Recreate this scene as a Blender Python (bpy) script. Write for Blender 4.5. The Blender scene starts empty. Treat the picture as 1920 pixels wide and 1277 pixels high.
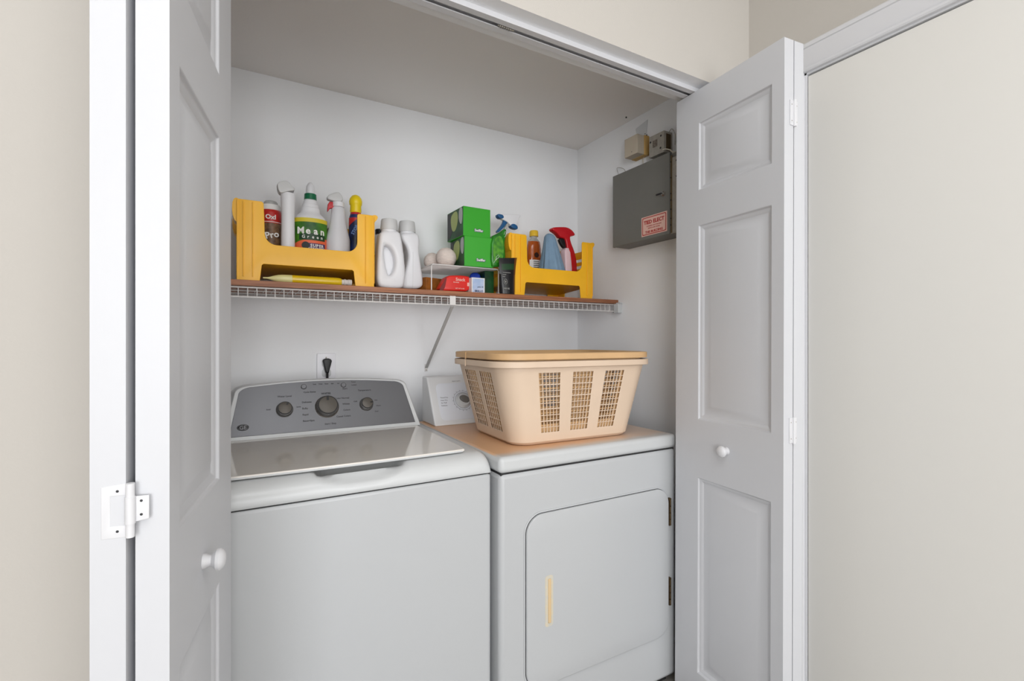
import bpy, bmesh, math, random
from mathutils import Vector, Matrix, Euler
PI = math.pi
random.seed(7)
sc = bpy.context.scene
COL = sc.collection

# ------------------------------------------------------------ camera, world, lights, exposure
YAW = math.radians(29.69); FPX = 912.0; HC = 1.2
cam_d = bpy.data.cameras.new('camera'); cam = bpy.data.objects.new('camera', cam_d); COL.objects.link(cam)
cam.location = (0, 0, HC); cam.rotation_euler = (PI/2, 0, -YAW)
cam_d.sensor_width = 36; cam_d.lens = FPX/1920*36; cam_d.clip_start = .02
sc.camera = cam
w = bpy.data.worlds.new('world'); sc.world = w; w.use_nodes = True
w.node_tree.nodes['Background'].inputs[0].default_value = (.9, .95, 1, 1)
w.node_tree.nodes['Background'].inputs[1].default_value = .3
def area(name, loc, target, sx, sy, power, color):
    l = bpy.data.lights.new(name, 'AREA'); l.shape = 'RECTANGLE'; l.size = sx; l.size_y = sy
    l.energy = power; l.color = color
    o = bpy.data.objects.new(name, l); COL.objects.link(o); o.location = loc
    o.rotation_euler = (Vector(target)-Vector(loc)).to_track_quat('-Z', 'Y').to_euler(); return o
area('window_light', (-.1, -5.3, 1.12), (.2, 0, 1.25), 3.0, 2.1, 66, (.945, .97, 1))
area('side_fill_light', (-1.66, -2.1, 1.45), (1.5, -.2, 1.5), 2.2, 1.7, 100, (.945, .97, 1))  # added fill for the surfaces facing left; the hall wall has no window
area('right_fill_light', (1.5, -3, 1.45), (-.5, 1, 1.5), 1.8, 1.7, 40, (.945, .97, 1))  # extra fill from the right rear for the left door's face, no window there
area('ceiling_light', (.1, -.4, 2.56), (.1, -.4, 0), 1.2, 1.2, 13, (.98, .985, 1))
sc.view_settings.view_transform = 'Standard'; sc.view_settings.look = 'None'
sc.view_settings.gamma = 1; sc.view_settings.use_curve_mapping = False
sc.view_settings.exposure = 0.15

# ------------------------------------------------------------ helpers
def lin(h):
    h = h.lstrip('#'); r = [int(h[i:i+2], 16)/255 for i in (0, 2, 4)]
    return tuple(c/12.92 if c <= .04045 else ((c+.055)/1.055)**2.4 for c in r)+(1,)
def mat(name, col, rough=.5, metal=0, noise=0, nscale=40, bump=0, bscale=200, coat=0, col2=None, trans=0, spec=.5, stretch=None, ior=None, alpha=1):
    m = bpy.data.materials.new(name); m.use_nodes = True; nt = m.node_tree; b = nt.nodes['Principled BSDF']
    b.inputs['Base Color'].default_value = lin(col); b.inputs['Roughness'].default_value = rough
    b.inputs['Metallic'].default_value = metal; b.inputs['Coat Weight'].default_value = coat
    b.inputs['Specular IOR Level'].default_value = spec; b.inputs['Transmission Weight'].default_value = trans
    b.inputs['Alpha'].default_value = alpha
    if ior: b.inputs['IOR'].default_value = ior
    tc = nt.nodes.new('ShaderNodeTexCoord'); src = tc.outputs['Object']
    if stretch:
        mp = nt.nodes.new('ShaderNodeMapping'); mp.inputs['Scale'].default_value = stretch
        nt.links.new(src, mp.inputs[0]); src = mp.outputs[0]
    if noise or col2:
        n = nt.nodes.new('ShaderNodeTexNoise'); n.inputs['Scale'].default_value = nscale; n.inputs['Detail'].default_value = 4
        nt.links.new(src, n.inputs['Vector'])
        r = nt.nodes.new('ShaderNodeValToRGB')
        c1 = lin(col); c2 = lin(col2) if col2 else tuple(x*(1-noise) for x in c1[:3])+(1,)
        r.color_ramp.elements[0].color = c2; r.color_ramp.elements[1].color = c1
        r.color_ramp.elements[0].position = .35; r.color_ramp.elements[1].position = .65
        nt.links.new(n.outputs['Fac'], r.inputs[0]); nt.links.new(r.outputs[0], b.inputs['Base Color'])
    if bump:
        n = nt.nodes.new('ShaderNodeTexNoise'); n.inputs['Scale'].default_value = bscale; n.inputs['Detail'].default_value = 3
        nt.links.new(src, n.inputs['Vector'])
        bp = nt.nodes.new('ShaderNodeBump'); bp.inputs['Strength'].default_value = bump; bp.inputs['Distance'].default_value = .002
        nt.links.new(n.outputs['Fac'], bp.inputs['Height']); nt.links.new(bp.outputs[0], b.inputs['Normal'])
    return m
ROOTM = {}          # object -> world matrix of the thing it hangs under
def thing(name, label, cat, loc=(0, 0, 0), rotz=0, group=None, kind=None, rot=None):
    o = bpy.data.objects.new(name, None); COL.objects.link(o); o.location = loc; o.rotation_euler = rot or (0, 0, rotz)
    o.empty_display_size = .05
    if kind: o['kind'] = kind
    if label: o['label'] = label
    if cat: o['category'] = cat
    if group: o['group'] = group
    ROOTM[o.name] = Matrix.LocRotScale(Vector(loc), Euler(o.rotation_euler), None)
    return o
def finish(me, smooth, angle=35):
    if smooth:
        me.shade_smooth(); me.set_sharp_from_angle(angle=math.radians(angle))
def obj(name, bm, m, parent=None, bevel=0, seg=2, smooth=True, world=True, sub=0, solid=0, label=None, angle=35):
    """one mesh object; world: vertices are given in world space and brought into the thing's own frame"""
    bmesh.ops.recalc_face_normals(bm, faces=bm.faces[:]) if not solid else None
    me = bpy.data.meshes.new(name)
    o = bpy.data.objects.new(name, me)
    if parent is not None:
        M = ROOTM[parent.name]
        if world: bmesh.ops.transform(bm, matrix=M.inverted(), verts=bm.verts[:])
        ROOTM[o.name] = M
        o.parent = parent
    else:
        if bm.verts:
            xs = [v.co.x for v in bm.verts]; ys = [v.co.y for v in bm.verts]; zs = [v.co.z for v in bm.verts]
            c = Vector(((min(xs)+max(xs))/2, (min(ys)+max(ys))/2, min(zs)))
            bmesh.ops.translate(bm, vec=-c, verts=bm.verts[:]); o.location = c
            ROOTM[o.name] = Matrix.Translation(c)
    bm.to_mesh(me); bm.free(); finish(me, smooth, angle)
    ms = m if isinstance(m, (list, tuple)) else [m]
    for x in ms: me.materials.append(x)
    COL.objects.link(o)
    if solid:
        s = o.modifiers.new('s', 'SOLIDIFY'); s.thickness = solid; s.offset = 0
    if bevel:
        b = o.modifiers.new('b', 'BEVEL'); b.width = bevel; b.segments = seg; b.limit_method = 'ANGLE'; b.angle_limit = math.radians(40)
        b.harden_normals = False
    if sub:
        s = o.modifiers.new('u', 'SUBSURF'); s.levels = sub; s.render_levels = sub
    if label: o['label'] = label
    return o
def tag(o, label, cat, group=None, kind=None):
    if label: o['label'] = label
    if cat: o['category'] = cat
    if group: o['group'] = group
    if kind: o['kind'] = kind
    return o
def struct(name, bm, m, parent=None, **k):
    o = obj(name, bm, m, parent, **k)
    if parent is None: o['kind'] = 'structure'
    return o
def BM(): return bmesh.new()
def box(bm, x0, x1, y0, y1, z0, z1, M=None, mi=0):
    vs = [bm.verts.new((x, y, z)) for z in (z0, z1) for y in (y0, y1) for x in (x0, x1)]
    fs = [(0, 2, 3, 1), (4, 5, 7, 6), (0, 1, 5, 4), (2, 6, 7, 3), (0, 4, 6, 2), (1, 3, 7, 5)]
    out = []
    for f in fs:
        g = bm.faces.new([vs[i] for i in f]); g.material_index = mi; out.append(g)
    if M: bmesh.ops.transform(bm, matrix=M, verts=vs)
    return bm
def BOX(*a, **k): return box(BM(), *a, **k)
def prism(bm, pts, f0, f1, mi=0, cap=True):
    """pts: 2-D outline; f0, f1 turn (a, b) into the two end positions"""
    A = [bm.verts.new(f0(a, b)) for a, b in pts]; B = [bm.verts.new(f1(a, b)) for a, b in pts]
    n = len(pts)
    for i in range(n):
        f = bm.faces.new((A[i], A[(i+1) % n], B[(i+1) % n], B[i])); f.material_index = mi
    if cap:
        f = bm.faces.new(A[::-1]); f.material_index = mi; f = bm.faces.new(B); f.material_index = mi
    return bm
def tube(bm, pts, r, n=8, mi=0, closed=False):
    pts = [Vector(p) for p in pts]; rings = []
    for i, p in enumerate(pts):
        a = pts[i-1] if (i > 0 or closed) else p; b = pts[(i+1) % len(pts)] if (i < len(pts)-1 or closed) else p
        t = (b-a).normalized()
        up = Vector((0, 0, 1)) if abs(t.z) < .9 else Vector((0, 1, 0))
        u = t.cross(up).normalized(); v = t.cross(u)
        rr = r[i] if isinstance(r, (list, tuple)) else r
        rings.append([bm.verts.new(p+rr*(math.cos(2*PI*k/n)*u+math.sin(2*PI*k/n)*v)) for k in range(n)])
    m = len(rings)
    for i in range(m if closed else m-1):
        R0, R1 = rings[i], rings[(i+1) % m]
        for k in range(n):
            f = bm.faces.new((R0[k], R0[(k+1) % n], R1[(k+1) % n], R1[k])); f.material_index = mi
    if not closed:
        bm.faces.new(rings[0][::-1]).material_index = mi; bm.faces.new(rings[-1]).material_index = mi
    return bm
def lathe(bm, prof, c, n=28, ry=1, M=None, mi=None, rot=0, fold=None):
    """prof: (z, r[, material index]); ry: depth to width ratio"""
    rings = []; new = []
    for q in prof:
        z, r = q[0], q[1]; ring = []
        for k in range(n):
            a = 2*PI*k/n+rot; f = 1+(fold(a, z) if fold else 0)
            ring.append(bm.verts.new((r*f*math.cos(a), r*f*ry*math.sin(a), z)))
        rings.append(ring); new += ring
    for i in range(len(rings)-1):
        mm = prof[i][2] if len(prof[i]) > 2 else (mi or 0)
        for k in range(n):
            f = bm.faces.new((rings[i][k], rings[i][(k+1) % n], rings[i+1][(k+1) % n], rings[i+1][k])); f.material_index = mm
    bm.faces.new(rings[0][::-1]).material_index = prof[0][2] if len(prof[0]) > 2 else (mi or 0)
    bm.faces.new(rings[-1]).material_index = prof[-2][2] if len(prof[-2]) > 2 else (mi or 0)
    T = Matrix.Translation(Vector(c)) @ (M or Matrix())
    bmesh.ops.transform(bm, matrix=T, verts=new)
    return bm
def smooth_loop(pts, it=2):
    for _ in range(it):
        out = []
        for i in range(len(pts)):
            a = pts[i]; b = pts[(i+1) % len(pts)]
            out += [(a[0]*.75+b[0]*.25, a[1]*.75+b[1]*.25), (a[0]*.25+b[0]*.75, a[1]*.25+b[1]*.75)]
        pts = out
    return pts
def rrect(x0, x1, y0, y1, r, n=6):
    out = []
    for cx, cy, a0 in ((x1-r, y0+r, -90), (x1-r, y1-r, 0), (x0+r, y1-r, 90), (x0+r, y0+r, 180)):
        for k in range(n+1):
            a = math.radians(a0+90*k/n); out.append((cx+r*math.cos(a), cy+r*math.sin(a)))
    return out
def curve_mesh(c, M):
    o = bpy.data.objects.new('tmp', c); COL.objects.link(o)
    dg = bpy.context.evaluated_depsgraph_get(); dg.update()
    me = bpy.data.meshes.new_from_object(o.evaluated_get(dg)); bm = bmesh.new(); bm.from_mesh(me)
    bmesh.ops.transform(bm, matrix=M, verts=bm.verts[:])
    bpy.data.objects.remove(o); bpy.data.curves.remove(c); bpy.data.meshes.remove(me); return bm
UPRIGHT = Matrix.Rotation(PI/2, 4, 'X')      # curve plane xy -> xz, facing -y
def plate(loops, y, th, bev=0, M=None):
    """flat shape with holes, loops in (x, z) world numbers, standing at depth y, thickness th"""
    c = bpy.data.curves.new('tmp', 'CURVE'); c.dimensions = '2D'; c.fill_mode = 'BOTH'
    c.extrude = max(th/2-bev, .0001); c.bevel_depth = bev; c.bevel_resolution = 2; c.offset = -bev
    for lp in loops:
        s = c.splines.new('POLY'); s.points.add(len(lp)-1); s.use_cyclic_u = True
        for p, q in zip(s.points, lp): p.co = (q[0], q[1], 0, 1)
    bm = curve_mesh(c, (M or Matrix.Translation((0, y, 0)) @ UPRIGHT))
    bmesh.ops.remove_doubles(bm, verts=bm.verts[:], dist=1e-5); return bm
def text(bm, s, size, M, mi=0, align='LEFT', ext=.0004, bold=0):
    c = bpy.data.curves.new('tmp', 'FONT'); c.body = s; c.size = size; c.extrude = ext; c.align_x = align; c.offset = bold; c.resolution_u = 2
    t = curve_mesh(c, M); me = bpy.data.meshes.new('t'); t.to_mesh(me); t.free()
    for p in me.polygons: p.material_index = mi
    bm.from_mesh(me); bpy.data.meshes.remove(me); return bm
def ring_fill(bm, pts):
    return bm.faces.new([bm.verts.new(p) for p in pts])
def copy_tree(o, parent=None, loc=None):
    c = o.copy(); COL.objects.link(c)
    if parent: c.parent = parent
    if loc is not None: c.location = loc
    for ch in list(o.children): copy_tree(ch, c)
    return c
SY, CY = math.sin(YAW), math.cos(YAW)
def at(px, py, Y):
    """point of depth Y on a sight line of the survey of the photograph (numbers measured on it)"""
    t = (px-960)/FPX; rx = SY+t*CY; ry = CY-t*SY; k = Y/ry
    return (rx*k, Y, HC+(638.5-py)/FPX*k)
def sil(px, Y, it=2):
    p = [at(a, b, Y) for a, b in px]; return smooth_loop([(q[0], q[2]) for q in p], it)

# ------------------------------------------------------------ materials
closet = mat('closet_paint', '#f6f7f9', .85, bump=.12, bscale=160)
closet_ceil = mat('closet_ceiling_paint', '#f1eeeb', .95, bump=.1, bscale=160)
beige = mat('hall_paint', '#c5c0b9', .8, bump=.15, bscale=220)
white = mat('white_trim', '#dbdbde', .42, bump=.03, bscale=90)
doorm = mat('moulded_door_paint', '#cfd0d4', .45, bump=.12, bscale=55, stretch=(1, 1, .12))
slabm = mat('flush_door_paint', '#e6e4df', .6)
floorm = mat('floor_vinyl', '#a09b95', .5, noise=.2, nscale=9)
enamel = mat('white_enamel', '#bfc1c3', .28, bump=.05, bscale=500)
wplastic = mat('white_plastic', '#cfd1d2', .3)
lidm = mat('grey_beige_gloss', '#efeae3', .09, coat=.6)
fascia = mat('silver_fascia', '#6c6d71', .36, metal=.5)
chrome = mat('satin_metal', '#b5b1aa', .22, metal=1)
disc = mat('spun_metal', '#58534d', .4, metal=.3)
dark = mat('black', '#101012', .45)
ink = mat('grey_print', '#2f2f32', .6)
gapm = mat('shadow_gap', '#2b2b2c', .8)
yel = mat('yellow_plastic', '#f8ba22', .38, noise=.06, nscale=9)
wire = mat('white_wire', '#dfdcda', .4)
basket1 = mat('cream_plastic', '#e0c8b0', .5, noise=.04, nscale=6)
basket2 = mat('tan_plastic', '#d9b181', .5, noise=.08, nscale=10)
panelm = mat('grey_enamel', '#74736e', .5, noise=.06, nscale=6)
galv = mat('galvanised', '#aba59b', .5, metal=.2, noise=.15, nscale=60)
beigep = mat('beige_plastic', '#c9bdaa', .55)
tanp = mat('yellowed_plastic', '#c39d5c', .6)
brass = mat('aged_brass', '#5c4a32', .45, metal=.7)
jugm = mat('jug_plastic', '#e7e7ea', .38)
capm = mat('cap_plastic', '#cfcfcf', .45)
sprayw = mat('sprayer_white', '#dadade', .4)
redp = mat('red_plastic', '#c41622', .35)
bluep = mat('blue_plastic', '#1f5a8c', .35)
greenp = mat('green_plastic', '#0c6b45', .4)
yellowp = mat('lemon_plastic', '#f2d411', .35)
greenbox = mat('green_card', '#34a824', .45)
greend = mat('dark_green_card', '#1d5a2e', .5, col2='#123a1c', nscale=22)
leafp = mat('pale_green_print', '#a9b86c', .5)
greyp = mat('grey_print_card', '#b9bdbd', .5)
orange = mat('orange_label', '#ee6c42', .5)
lgreen = mat('green_label', '#4c8a1d', .5, col2='#1d5220', nscale=18)
lyel = mat('yellow_label', '#d9c534', .5)
dgreen = mat('deep_green_print', '#123d1b', .5)
purple = mat('purple_print', '#4b2c5c', .5)
pwhite = mat('white_print', '#f1efec', .6)
blackpouch = mat('black_foil', '#17161a', .28, bump=.3, bscale=60)
brownfoil = mat('brown_foil', '#6d3c12', .3)
redfoil = mat('red_foil', '#e02b22', .3, bump=.25, bscale=45)
darkred = mat('dark_red_foil', '#7a1210', .35)
card = mat('orange_brown_card', '#a5621f', .6, noise=.35, nscale=50)
lilac = mat('lilac_card', '#d3d6ea', .5, col2='#a9bfe2', nscale=26)
bluecloth = mat('vivid_blue', '#1d3fae', .6)
amber = mat('amber_liquid', '#b4551a', .12, coat=.5)
clearp = mat('cloudy_clear_plastic', '#cfd0cd', .25, trans=.35)
clothm = mat('blue_grey_cloth', '#7f9bb4', .95, bump=.8, bscale=350, noise=.12, nscale=25)
wool = mat('wool', '#e6d8cf', .95, bump=1, bscale=140, noise=.1, nscale=60, stretch=(1, 1, 2.5))
rednew = mat('red_label', '#c2231f', .4)
canart = mat('can_print', '#8d6b4d', .45, col2='#4b3524', nscale=55)
bluelab = mat('blue_label', '#20356f', .4, col2='#12161f', nscale=24)
goldl = mat('gold_black_label', '#2c2420', .45, col2='#a98b3d', nscale=34)
brownb = mat('brown_bottle', '#7b3b18', .3, col2='#3a130b', nscale=30)
tubem = mat('translucent_yellow', '#e8c21f', .25, coat=.3)
tipm = mat('pale_tip', '#e6dfa0', .3)
stickm = mat('pale_stick', '#b98c74', .6)
sticker = mat('sticker_paper', '#e9bfb2', .5)
stred = mat('sticker_red', '#b3231f', .5)
handm = mat('yellowed_handle', '#dcc096', .45)
# board: plywood with layers in the edge
bwood = mat('board_wood', '#ad7350', .5, col2='#7e4c32', nscale=7, stretch=(1.2, 6, 60))

def dryer_top_mat():
    m = mat('yellowed_enamel', '#e9eaea', .32); nt = m.node_tree; b = nt.nodes['Principled BSDF']
    g = nt.nodes.new('ShaderNodeNewGeometry'); s = nt.nodes.new('ShaderNodeSeparateXYZ'); nt.links.new(g.outputs['Normal'], s.inputs[0])
    tc = nt.nodes.new('ShaderNodeTexCoord'); sp = nt.nodes.new('ShaderNodeSeparateXYZ'); nt.links.new(tc.outputs['Object'], sp.inputs[0])
    n = nt.nodes.new('ShaderNodeTexNoise'); n.inputs['Scale'].default_value = 14; n.inputs['Detail'].default_value = 5
    nt.links.new(tc.outputs['Object'], n.inputs['Vector'])
    def mth(op, a, b_=None, c=None):
        k = nt.nodes.new('ShaderNodeMath'); k.operation = op
        for i, x in enumerate((a, b_, c)):
            if x is None: continue
            if isinstance(x, (int, float)): k.inputs[i].default_value = x
            else: nt.links.new(x, k.inputs[i])
        return k.outputs[0]
    # stain: top of the sheet, fading towards the front and right edges (object frame: corner at the front left foot)
    fr = mth('ADD', sp.outputs['Y'], mth('MULTIPLY', n.outputs['Fac'], .04))
    mr = nt.nodes.new('ShaderNodeMapRange'); mr.interpolation_type = 'SMOOTHSTEP'
    mr.inputs['From Min'].default_value = .022; mr.inputs['From Max'].default_value = .085; nt.links.new(fr, mr.inputs['Value'])
    m2 = nt.nodes.new('ShaderNodeMapRange'); m2.interpolation_type = 'SMOOTHSTEP'
    m2.inputs['From Min'].default_value = .867; m2.inputs['From Max'].default_value = .8705; nt.links.new(sp.outputs['Z'], m2.inputs['Value'])
    m3 = nt.nodes.new('ShaderNodeMapRange'); m3.interpolation_type = 'SMOOTHSTEP'; nt.links.new(sp.outputs['X'], m3.inputs['Value'])
    m3.inputs['From Min'].default_value = .72; m3.inputs['From Max'].default_value = .2; m3.inputs['To Min'].default_value = .55; m3.inputs['To Max'].default_value = 1
    fac = mth('MULTIPLY', mth('MULTIPLY', mr.outputs[0], m2.outputs[0]), m3.outputs[0])
    mx = nt.nodes.new('ShaderNodeMix'); mx.data_type = 'RGBA'; mx.inputs['A'].default_value = lin('#cccecf'); mx.inputs['B'].default_value = lin('#e3b48a')
    nt.links.new(fac, mx.inputs['Factor']); nt.links.new(mx.outputs['Result'], b.inputs['Base Color'])
    return m
dtop = dryer_top_mat()

# ------------------------------------------------------------ the setting
XR, YB, ZC = 1.53, 2.005, 2.178           # closet right wall, back wall, ceiling
YF, YI, ZH = 1.045, 1.18, 2.03            # hall face and closet face of the front wall, head of the opening
XL, XJ = -.165, 1.385                     # jambs
ZR = 2.6; XW, YW = -1.7, -5.4             # the hall
struct('floor', BOX(XW, XR+.12, YW, YB+.1, -.05, 0), floorm)
struct('wall_back', BOX(-.75, XR+.1, YB, YB+.1, 0, ZC+.02), closet)
struct('wall_right', BOX(XR, XR+.1, YF+.002, YB, 0, ZC+.02), closet)
struct('wall_left', BOX(-.75, -.65, YI, YB, 0, ZC+.02), closet)
struct('ceiling', BOX(-.65, XR, YI, YB, ZC, ZC+.02), closet_ceil)
bm = BM()
box(bm, XW, XL, YF, YI, 0, ZR); box(bm, XJ, XR, YF, YI, 0, ZR); box(bm, XL, XJ, YF, YI, ZH, ZR)
bmesh.ops.remove_doubles(bm, verts=bm.verts[:], dist=1e-4)
bmesh.ops.recalc_face_normals(bm, faces=bm.faces[:])
for f in bm.faces:
    c = f.calc_center_median()
    if f.normal.z < -.5 and c.z > 1 or abs(f.normal.x) > .5 and XL-.01 < c.x < XJ+.01 or f.normal.y > .5: f.material_index = 1
struct('wall_front', bm, [beige, closet], smooth=False)
bm = BM(); box(bm, XR, XR+.12, YW, .07, 0, ZR); box(bm, XR, XR+.12, .87, YF, 0, ZR); box(bm, XR, XR+.12, .07, .87, 2.04, ZR)
struct('wall_side', bm, beige, smooth=False)
struct('wall_far', BOX(XW, XR+.12, YW-.1, YW, 0, ZR), beige)
struct('wall_hall', BOX(XW-.1, XW, YW, YI, 0, ZR), beige)
struct('ceiling_hall', BOX(XW, XR+.12, YW, YI, ZR, ZR+.05), mat('hall_ceiling_paint', '#efede8', .9))

# head track of the bifold doors
t2 = thing('trim_2', None, None, (XL, 1.11, ZH), kind='structure')
prof = [(1.088, ZH), (1.088, 2.016), (1.106, 2.016), (1.106, 2.019), (1.092, 2.019), (1.092, 2.028), (1.134, 2.028), (1.134, 2.019), (1.120, 2.019), (1.120, 2.016), (1.138, 2.016), (1.138, ZH)]
obj('door_track', prism(BM(), prof, lambda a, b: (XL+.002, a, b), lambda a, b: (XJ-.002, a, b)), white, t2, smooth=False)
bm = BM()
for k in range(6): tube(bm, [(.598+.006*k, 1.113+.004*math.cos(2*PI*q/8), 2.018+.004*math.sin(2*PI*q/8)) for q in range(9)], .0012, 5)
tube(bm, [(.592, 1.113, 2.018), (.64, 1.113, 2.018)], .0022, 6)
obj('track_spring', bm, galv, t2)

# door and casing in the hall's side wall
d3 = thing('door_3', None, None, (XR, .09, 0), kind='structure')
obj('slab', BOX(XR+.004, XR+.04, .09, .85, .008, 2.014), slabm, d3, bevel=.0015)
t1 = thing('trim_1', None, None, (XR, .07, 0), kind='structure')
def casing(name, fn0, fn1):
    # profile: (a across from the opening outwards, b thickness out of the wall)
    pr = [(0, 0), (0, .010), (.004, .013), (.010, .013), (.013, .0085), (.017, .011), (.026, .0125), (.058, .0165), (.066, .0175), (.068, .021), (.078, .021), (.083, .017), (.083, 0)]
    return obj(name, prism(BM(), pr, fn0, fn1), white, t1, angle=25)
za, zb = 2.024, None
casing('head_casing', lambda a, b: (XR-b, .062-a*.999, za+a), lambda a, b: (XR-b, .858+a*.999, za+a))
casing('side_casing', lambda a, b: (XR-b, .858+a, 0), lambda a, b: (XR-b, .858+a, za+a))
casing('side_casing', lambda a, b: (XR-b, .062-a, 0), lambda a, b: (XR-b, .062-a, za+a))
obj('jamb', BOX(XR+.0, XR+.012, .852, .866, 0, 2.04), white, t1)
obj('jamb', BOX(XR+.0, XR+.012, .07, .088, 0, 2.04), white, t1)
obj('head_jamb', BOX(XR+.0, XR+.012, .07, .868, 2.018, 2.04), white, t1)

# bifold doors: each leaf a moulded slab with three raised panels
LW, LT, LZ0, LZ1 = .400, .036, .012, 2.014
PANELS = [(.127, .757), (.946, 1.572), (1.687, 1.905)]
def leaf_bm(px0, px1):
    """leaf in its own frame: x along the width, y the thickness (0 front .. LT), moulded on y=0 and y=LT"""
    bm = BM()
    xs = [0, px0, px1, LW]; zs = [LZ0]
    for a, b in PANELS: zs += [a, b]
    zs.append(LZ1)
    for yy, s in ((0, 1), (LT, -1)):
        V = {}
        def v(x, z, d=0): 
            k = (round(x, 5), round(z, 5), round(d, 5))
            if k not in V: V[k] = bm.verts.new((x, yy+s*d, z))
            return V[k]
        for i in range(3):
            for j in range(len(zs)-1):
                if i == 1 and j % 2 == 1:
                    x0, x1, z0, z1 = xs[1], xs[2], zs[j], zs[j+1]
                    st = [(0, 0), (.003, .0055), (.009, .0070), (.015, .0110), (.021, .0115), (.044, .0045), (.049, .0035)]
                    for (i0, d0), (i1, d1) in zip(st, st[1:]):
                        A = [v(x0+i0, z0+i0, d0), v(x1-i0, z0+i0, d0), v(x1-i0, z1-i0, d0), v(x0+i0, z1-i0, d0)]
                        B = [v(x0+i1, z0+i1, d1), v(x1-i1, z0+i1, d1), v(x1-i1, z1-i1, d1), v(x0+i1, z1-i1, d1)]
                        for q in range(4): bm.faces.new((A[q], A[(q+1) % 4], B[(q+1) % 4], B[q]))
                    bm.faces.new(B)
                else:
                    bm.faces.new((v(xs[i], zs[j]), v(xs[i+1], zs[j]), v(xs[i+1], zs[j+1]), v(xs[i], zs[j+1])))
    # edges
    for (xa, xb_, za_, zb_) in ((0, 0, LZ0, LZ1), (LW, LW, LZ0, LZ1)):
        bm.faces.new([bm.verts.new(p) for p in ((xa, 0, za_), (xa, LT, za_), (xa, LT, zb_), (xa, 0, zb_))])
    for z in (LZ0, LZ1):
        bm.faces.new([bm.verts.new(p) for p in ((0, 0, z), (LW, 0, z), (LW, LT, z), (0, LT, z))])
    bmesh.ops.remove_doubles(bm, verts=bm.verts[:], dist=1e-5)
    return bm
def frame2(p, q):
    """matrix of a leaf that starts at p (fold edge) and runs to q, moulded face y=0 to the right of p->q turned"""
    d = Vector((q[0]-p[0], q[1]-p[1], 0)).normalized(); z = Vector((0, 0, 1)); y = z.cross(d)
    return Matrix(((d.x, y.x, 0, p[0]), (d.y, y.y, 0, p[1]), (0, 0, 1, 0), (0, 0, 0, 1)))
def knob_bm(M, s=1):
    return lathe(BM(), [(0, .012*s), (.004, .0115*s), (.008, .009*s), (.012, .0085*s), (.015, .012*s), (.019, .0165*s), (.024, .017*s), (.028, .0145*s), (.031, .009*s), (.0325, .001)], (0, 0, 0), M=M)
def leaf(door, p, q, px0, px1, flip=False, knob=None):
    bm = leaf_bm(px0, px1)
    M = frame2(p, q)
    if flip: M = M @ Matrix.Diagonal((1, -1, 1, 1))
    bmesh.ops.transform(bm, matrix=M, verts=bm.verts[:])
    o = obj('door_leaf', bm, doorm, door, bevel=.0014, seg=2, angle=22)
    if knob:
        K = M @ Matrix.Translation((knob[0], 0, knob[1])) @ Matrix.Rotation(PI/2, 4, 'X')
        obj('knob', knob_bm(K), white, o)
    return o
# left pair, folded: A is the leaf nearer the opening
d1 = thing('door_1', None, None, (-.16, 1.12, 0), kind='structure')
LAf, LAb = (-.0719, .7525), (-.0067, 1.147)
leaf(d1, LAf, LAb, .045, .292, knob=(.172, .846))
off = -.0415
leaf(d1, (LAf[0]-.0435-LT, LAf[1]+.006), (LAb[0]-.0435-LT, LAb[1]-.006), .045, .292, flip=True)
def bifold_hinge(door, x, y, z, s=1, face=-1):
    """painted bifold hinge on two leaf edges that face -y; x is the knuckle"""
    h = obj('hinge', tube(BM(), [(x, y-.004, z-.033), (x, y-.004, z+.033)], .0048, 12), white, door)
    def lean(bm_):
        for v_ in bm_.verts: v_.co.y -= .16*(v_.co.x-x)
        return bm_
    obj('knuckle', tube(BM(), [(x, y-.004, z-.0165), (x, y-.004, z+.0165)], .0056, 12), white, h)
    lp = [(x-.029*s, z-.033), (x-.002*s, z-.033), (x-.002*s, z-.0185), (x-.020*s, z-.0185), (x-.020*s, z+.0185), (x-.002*s, z+.0185), (x-.002*s, z+.033), (x-.029*s, z+.030)]
    obj('hinge_plate', lean(plate([lp if s > 0 else lp[::-1]], y-.0016, .0026, .0006)), white, h)
    lp2 = [(x+.001*s, z-.016), (x+.019*s, z-.013), (x+.019*s, z+.016), (x+.001*s, z+.016)]
    obj('hinge_plate', lean(plate([lp2 if s > 0 else lp2[::-1]], y-.0016, .0026, .0006)), white, h)
    for dx, dz in ((-.013, .024), (-.013, -.025), (.011, .010), (.011, -.007)):
        bm = lathe(BM(), [(0, .0017), (.0006, .0014), (.0008, .0005)], (x+dx*s, y-.0028, z+dz), n=10, M=Matrix.Rotation(PI/2, 4, 'X'))
        obj('screw', lean(bm), ink, h)
for z in (.992, 1.86, .16): bifold_hinge(d1, -.1113, .7542, z)
# right pair
d2 = thing('door_2', None, None, (1.36, 1.14, 0), kind='structure')
RAf, RAb = (1.2755, .770), (1.3125, 1.170)
def leaf_right(p, q, knob=None, back=False):
    bm = leaf_bm(.038, .300)
    d = Vector((q[0]-p[0], q[1]-p[1], 0)).normalized(); y = Vector((d.y, -d.x, 0))
    M = Matrix(((d.x, y.x, 0, p[0]), (d.y, y.y, 0, p[1]), (0, 0, 1, 0), (0, 0, 0, 1)))
    # the pair hangs a hair out of plumb
    bmesh.ops.transform(bm, matrix=M, verts=bm.verts[:])
    for v_ in bm.verts: v_.co.x += (v_.co.z-1.2)*.0045
    o = obj('door_leaf', bm, doorm, d2, bevel=.0014, seg=2, angle=22)
    if knob:
        K = M @ Matrix.Translation((knob[0], 0, knob[1])) @ Matrix.Rotation(PI/2, 4, 'X')
        obj('knob', knob_bm(K), white, o)
leaf_right(RAf, RAb, knob=(.187, .866))
nx = Vector((RAb[1]-RAf[1], -(RAb[0]-RAf[0]), 0)).normalized()
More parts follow.
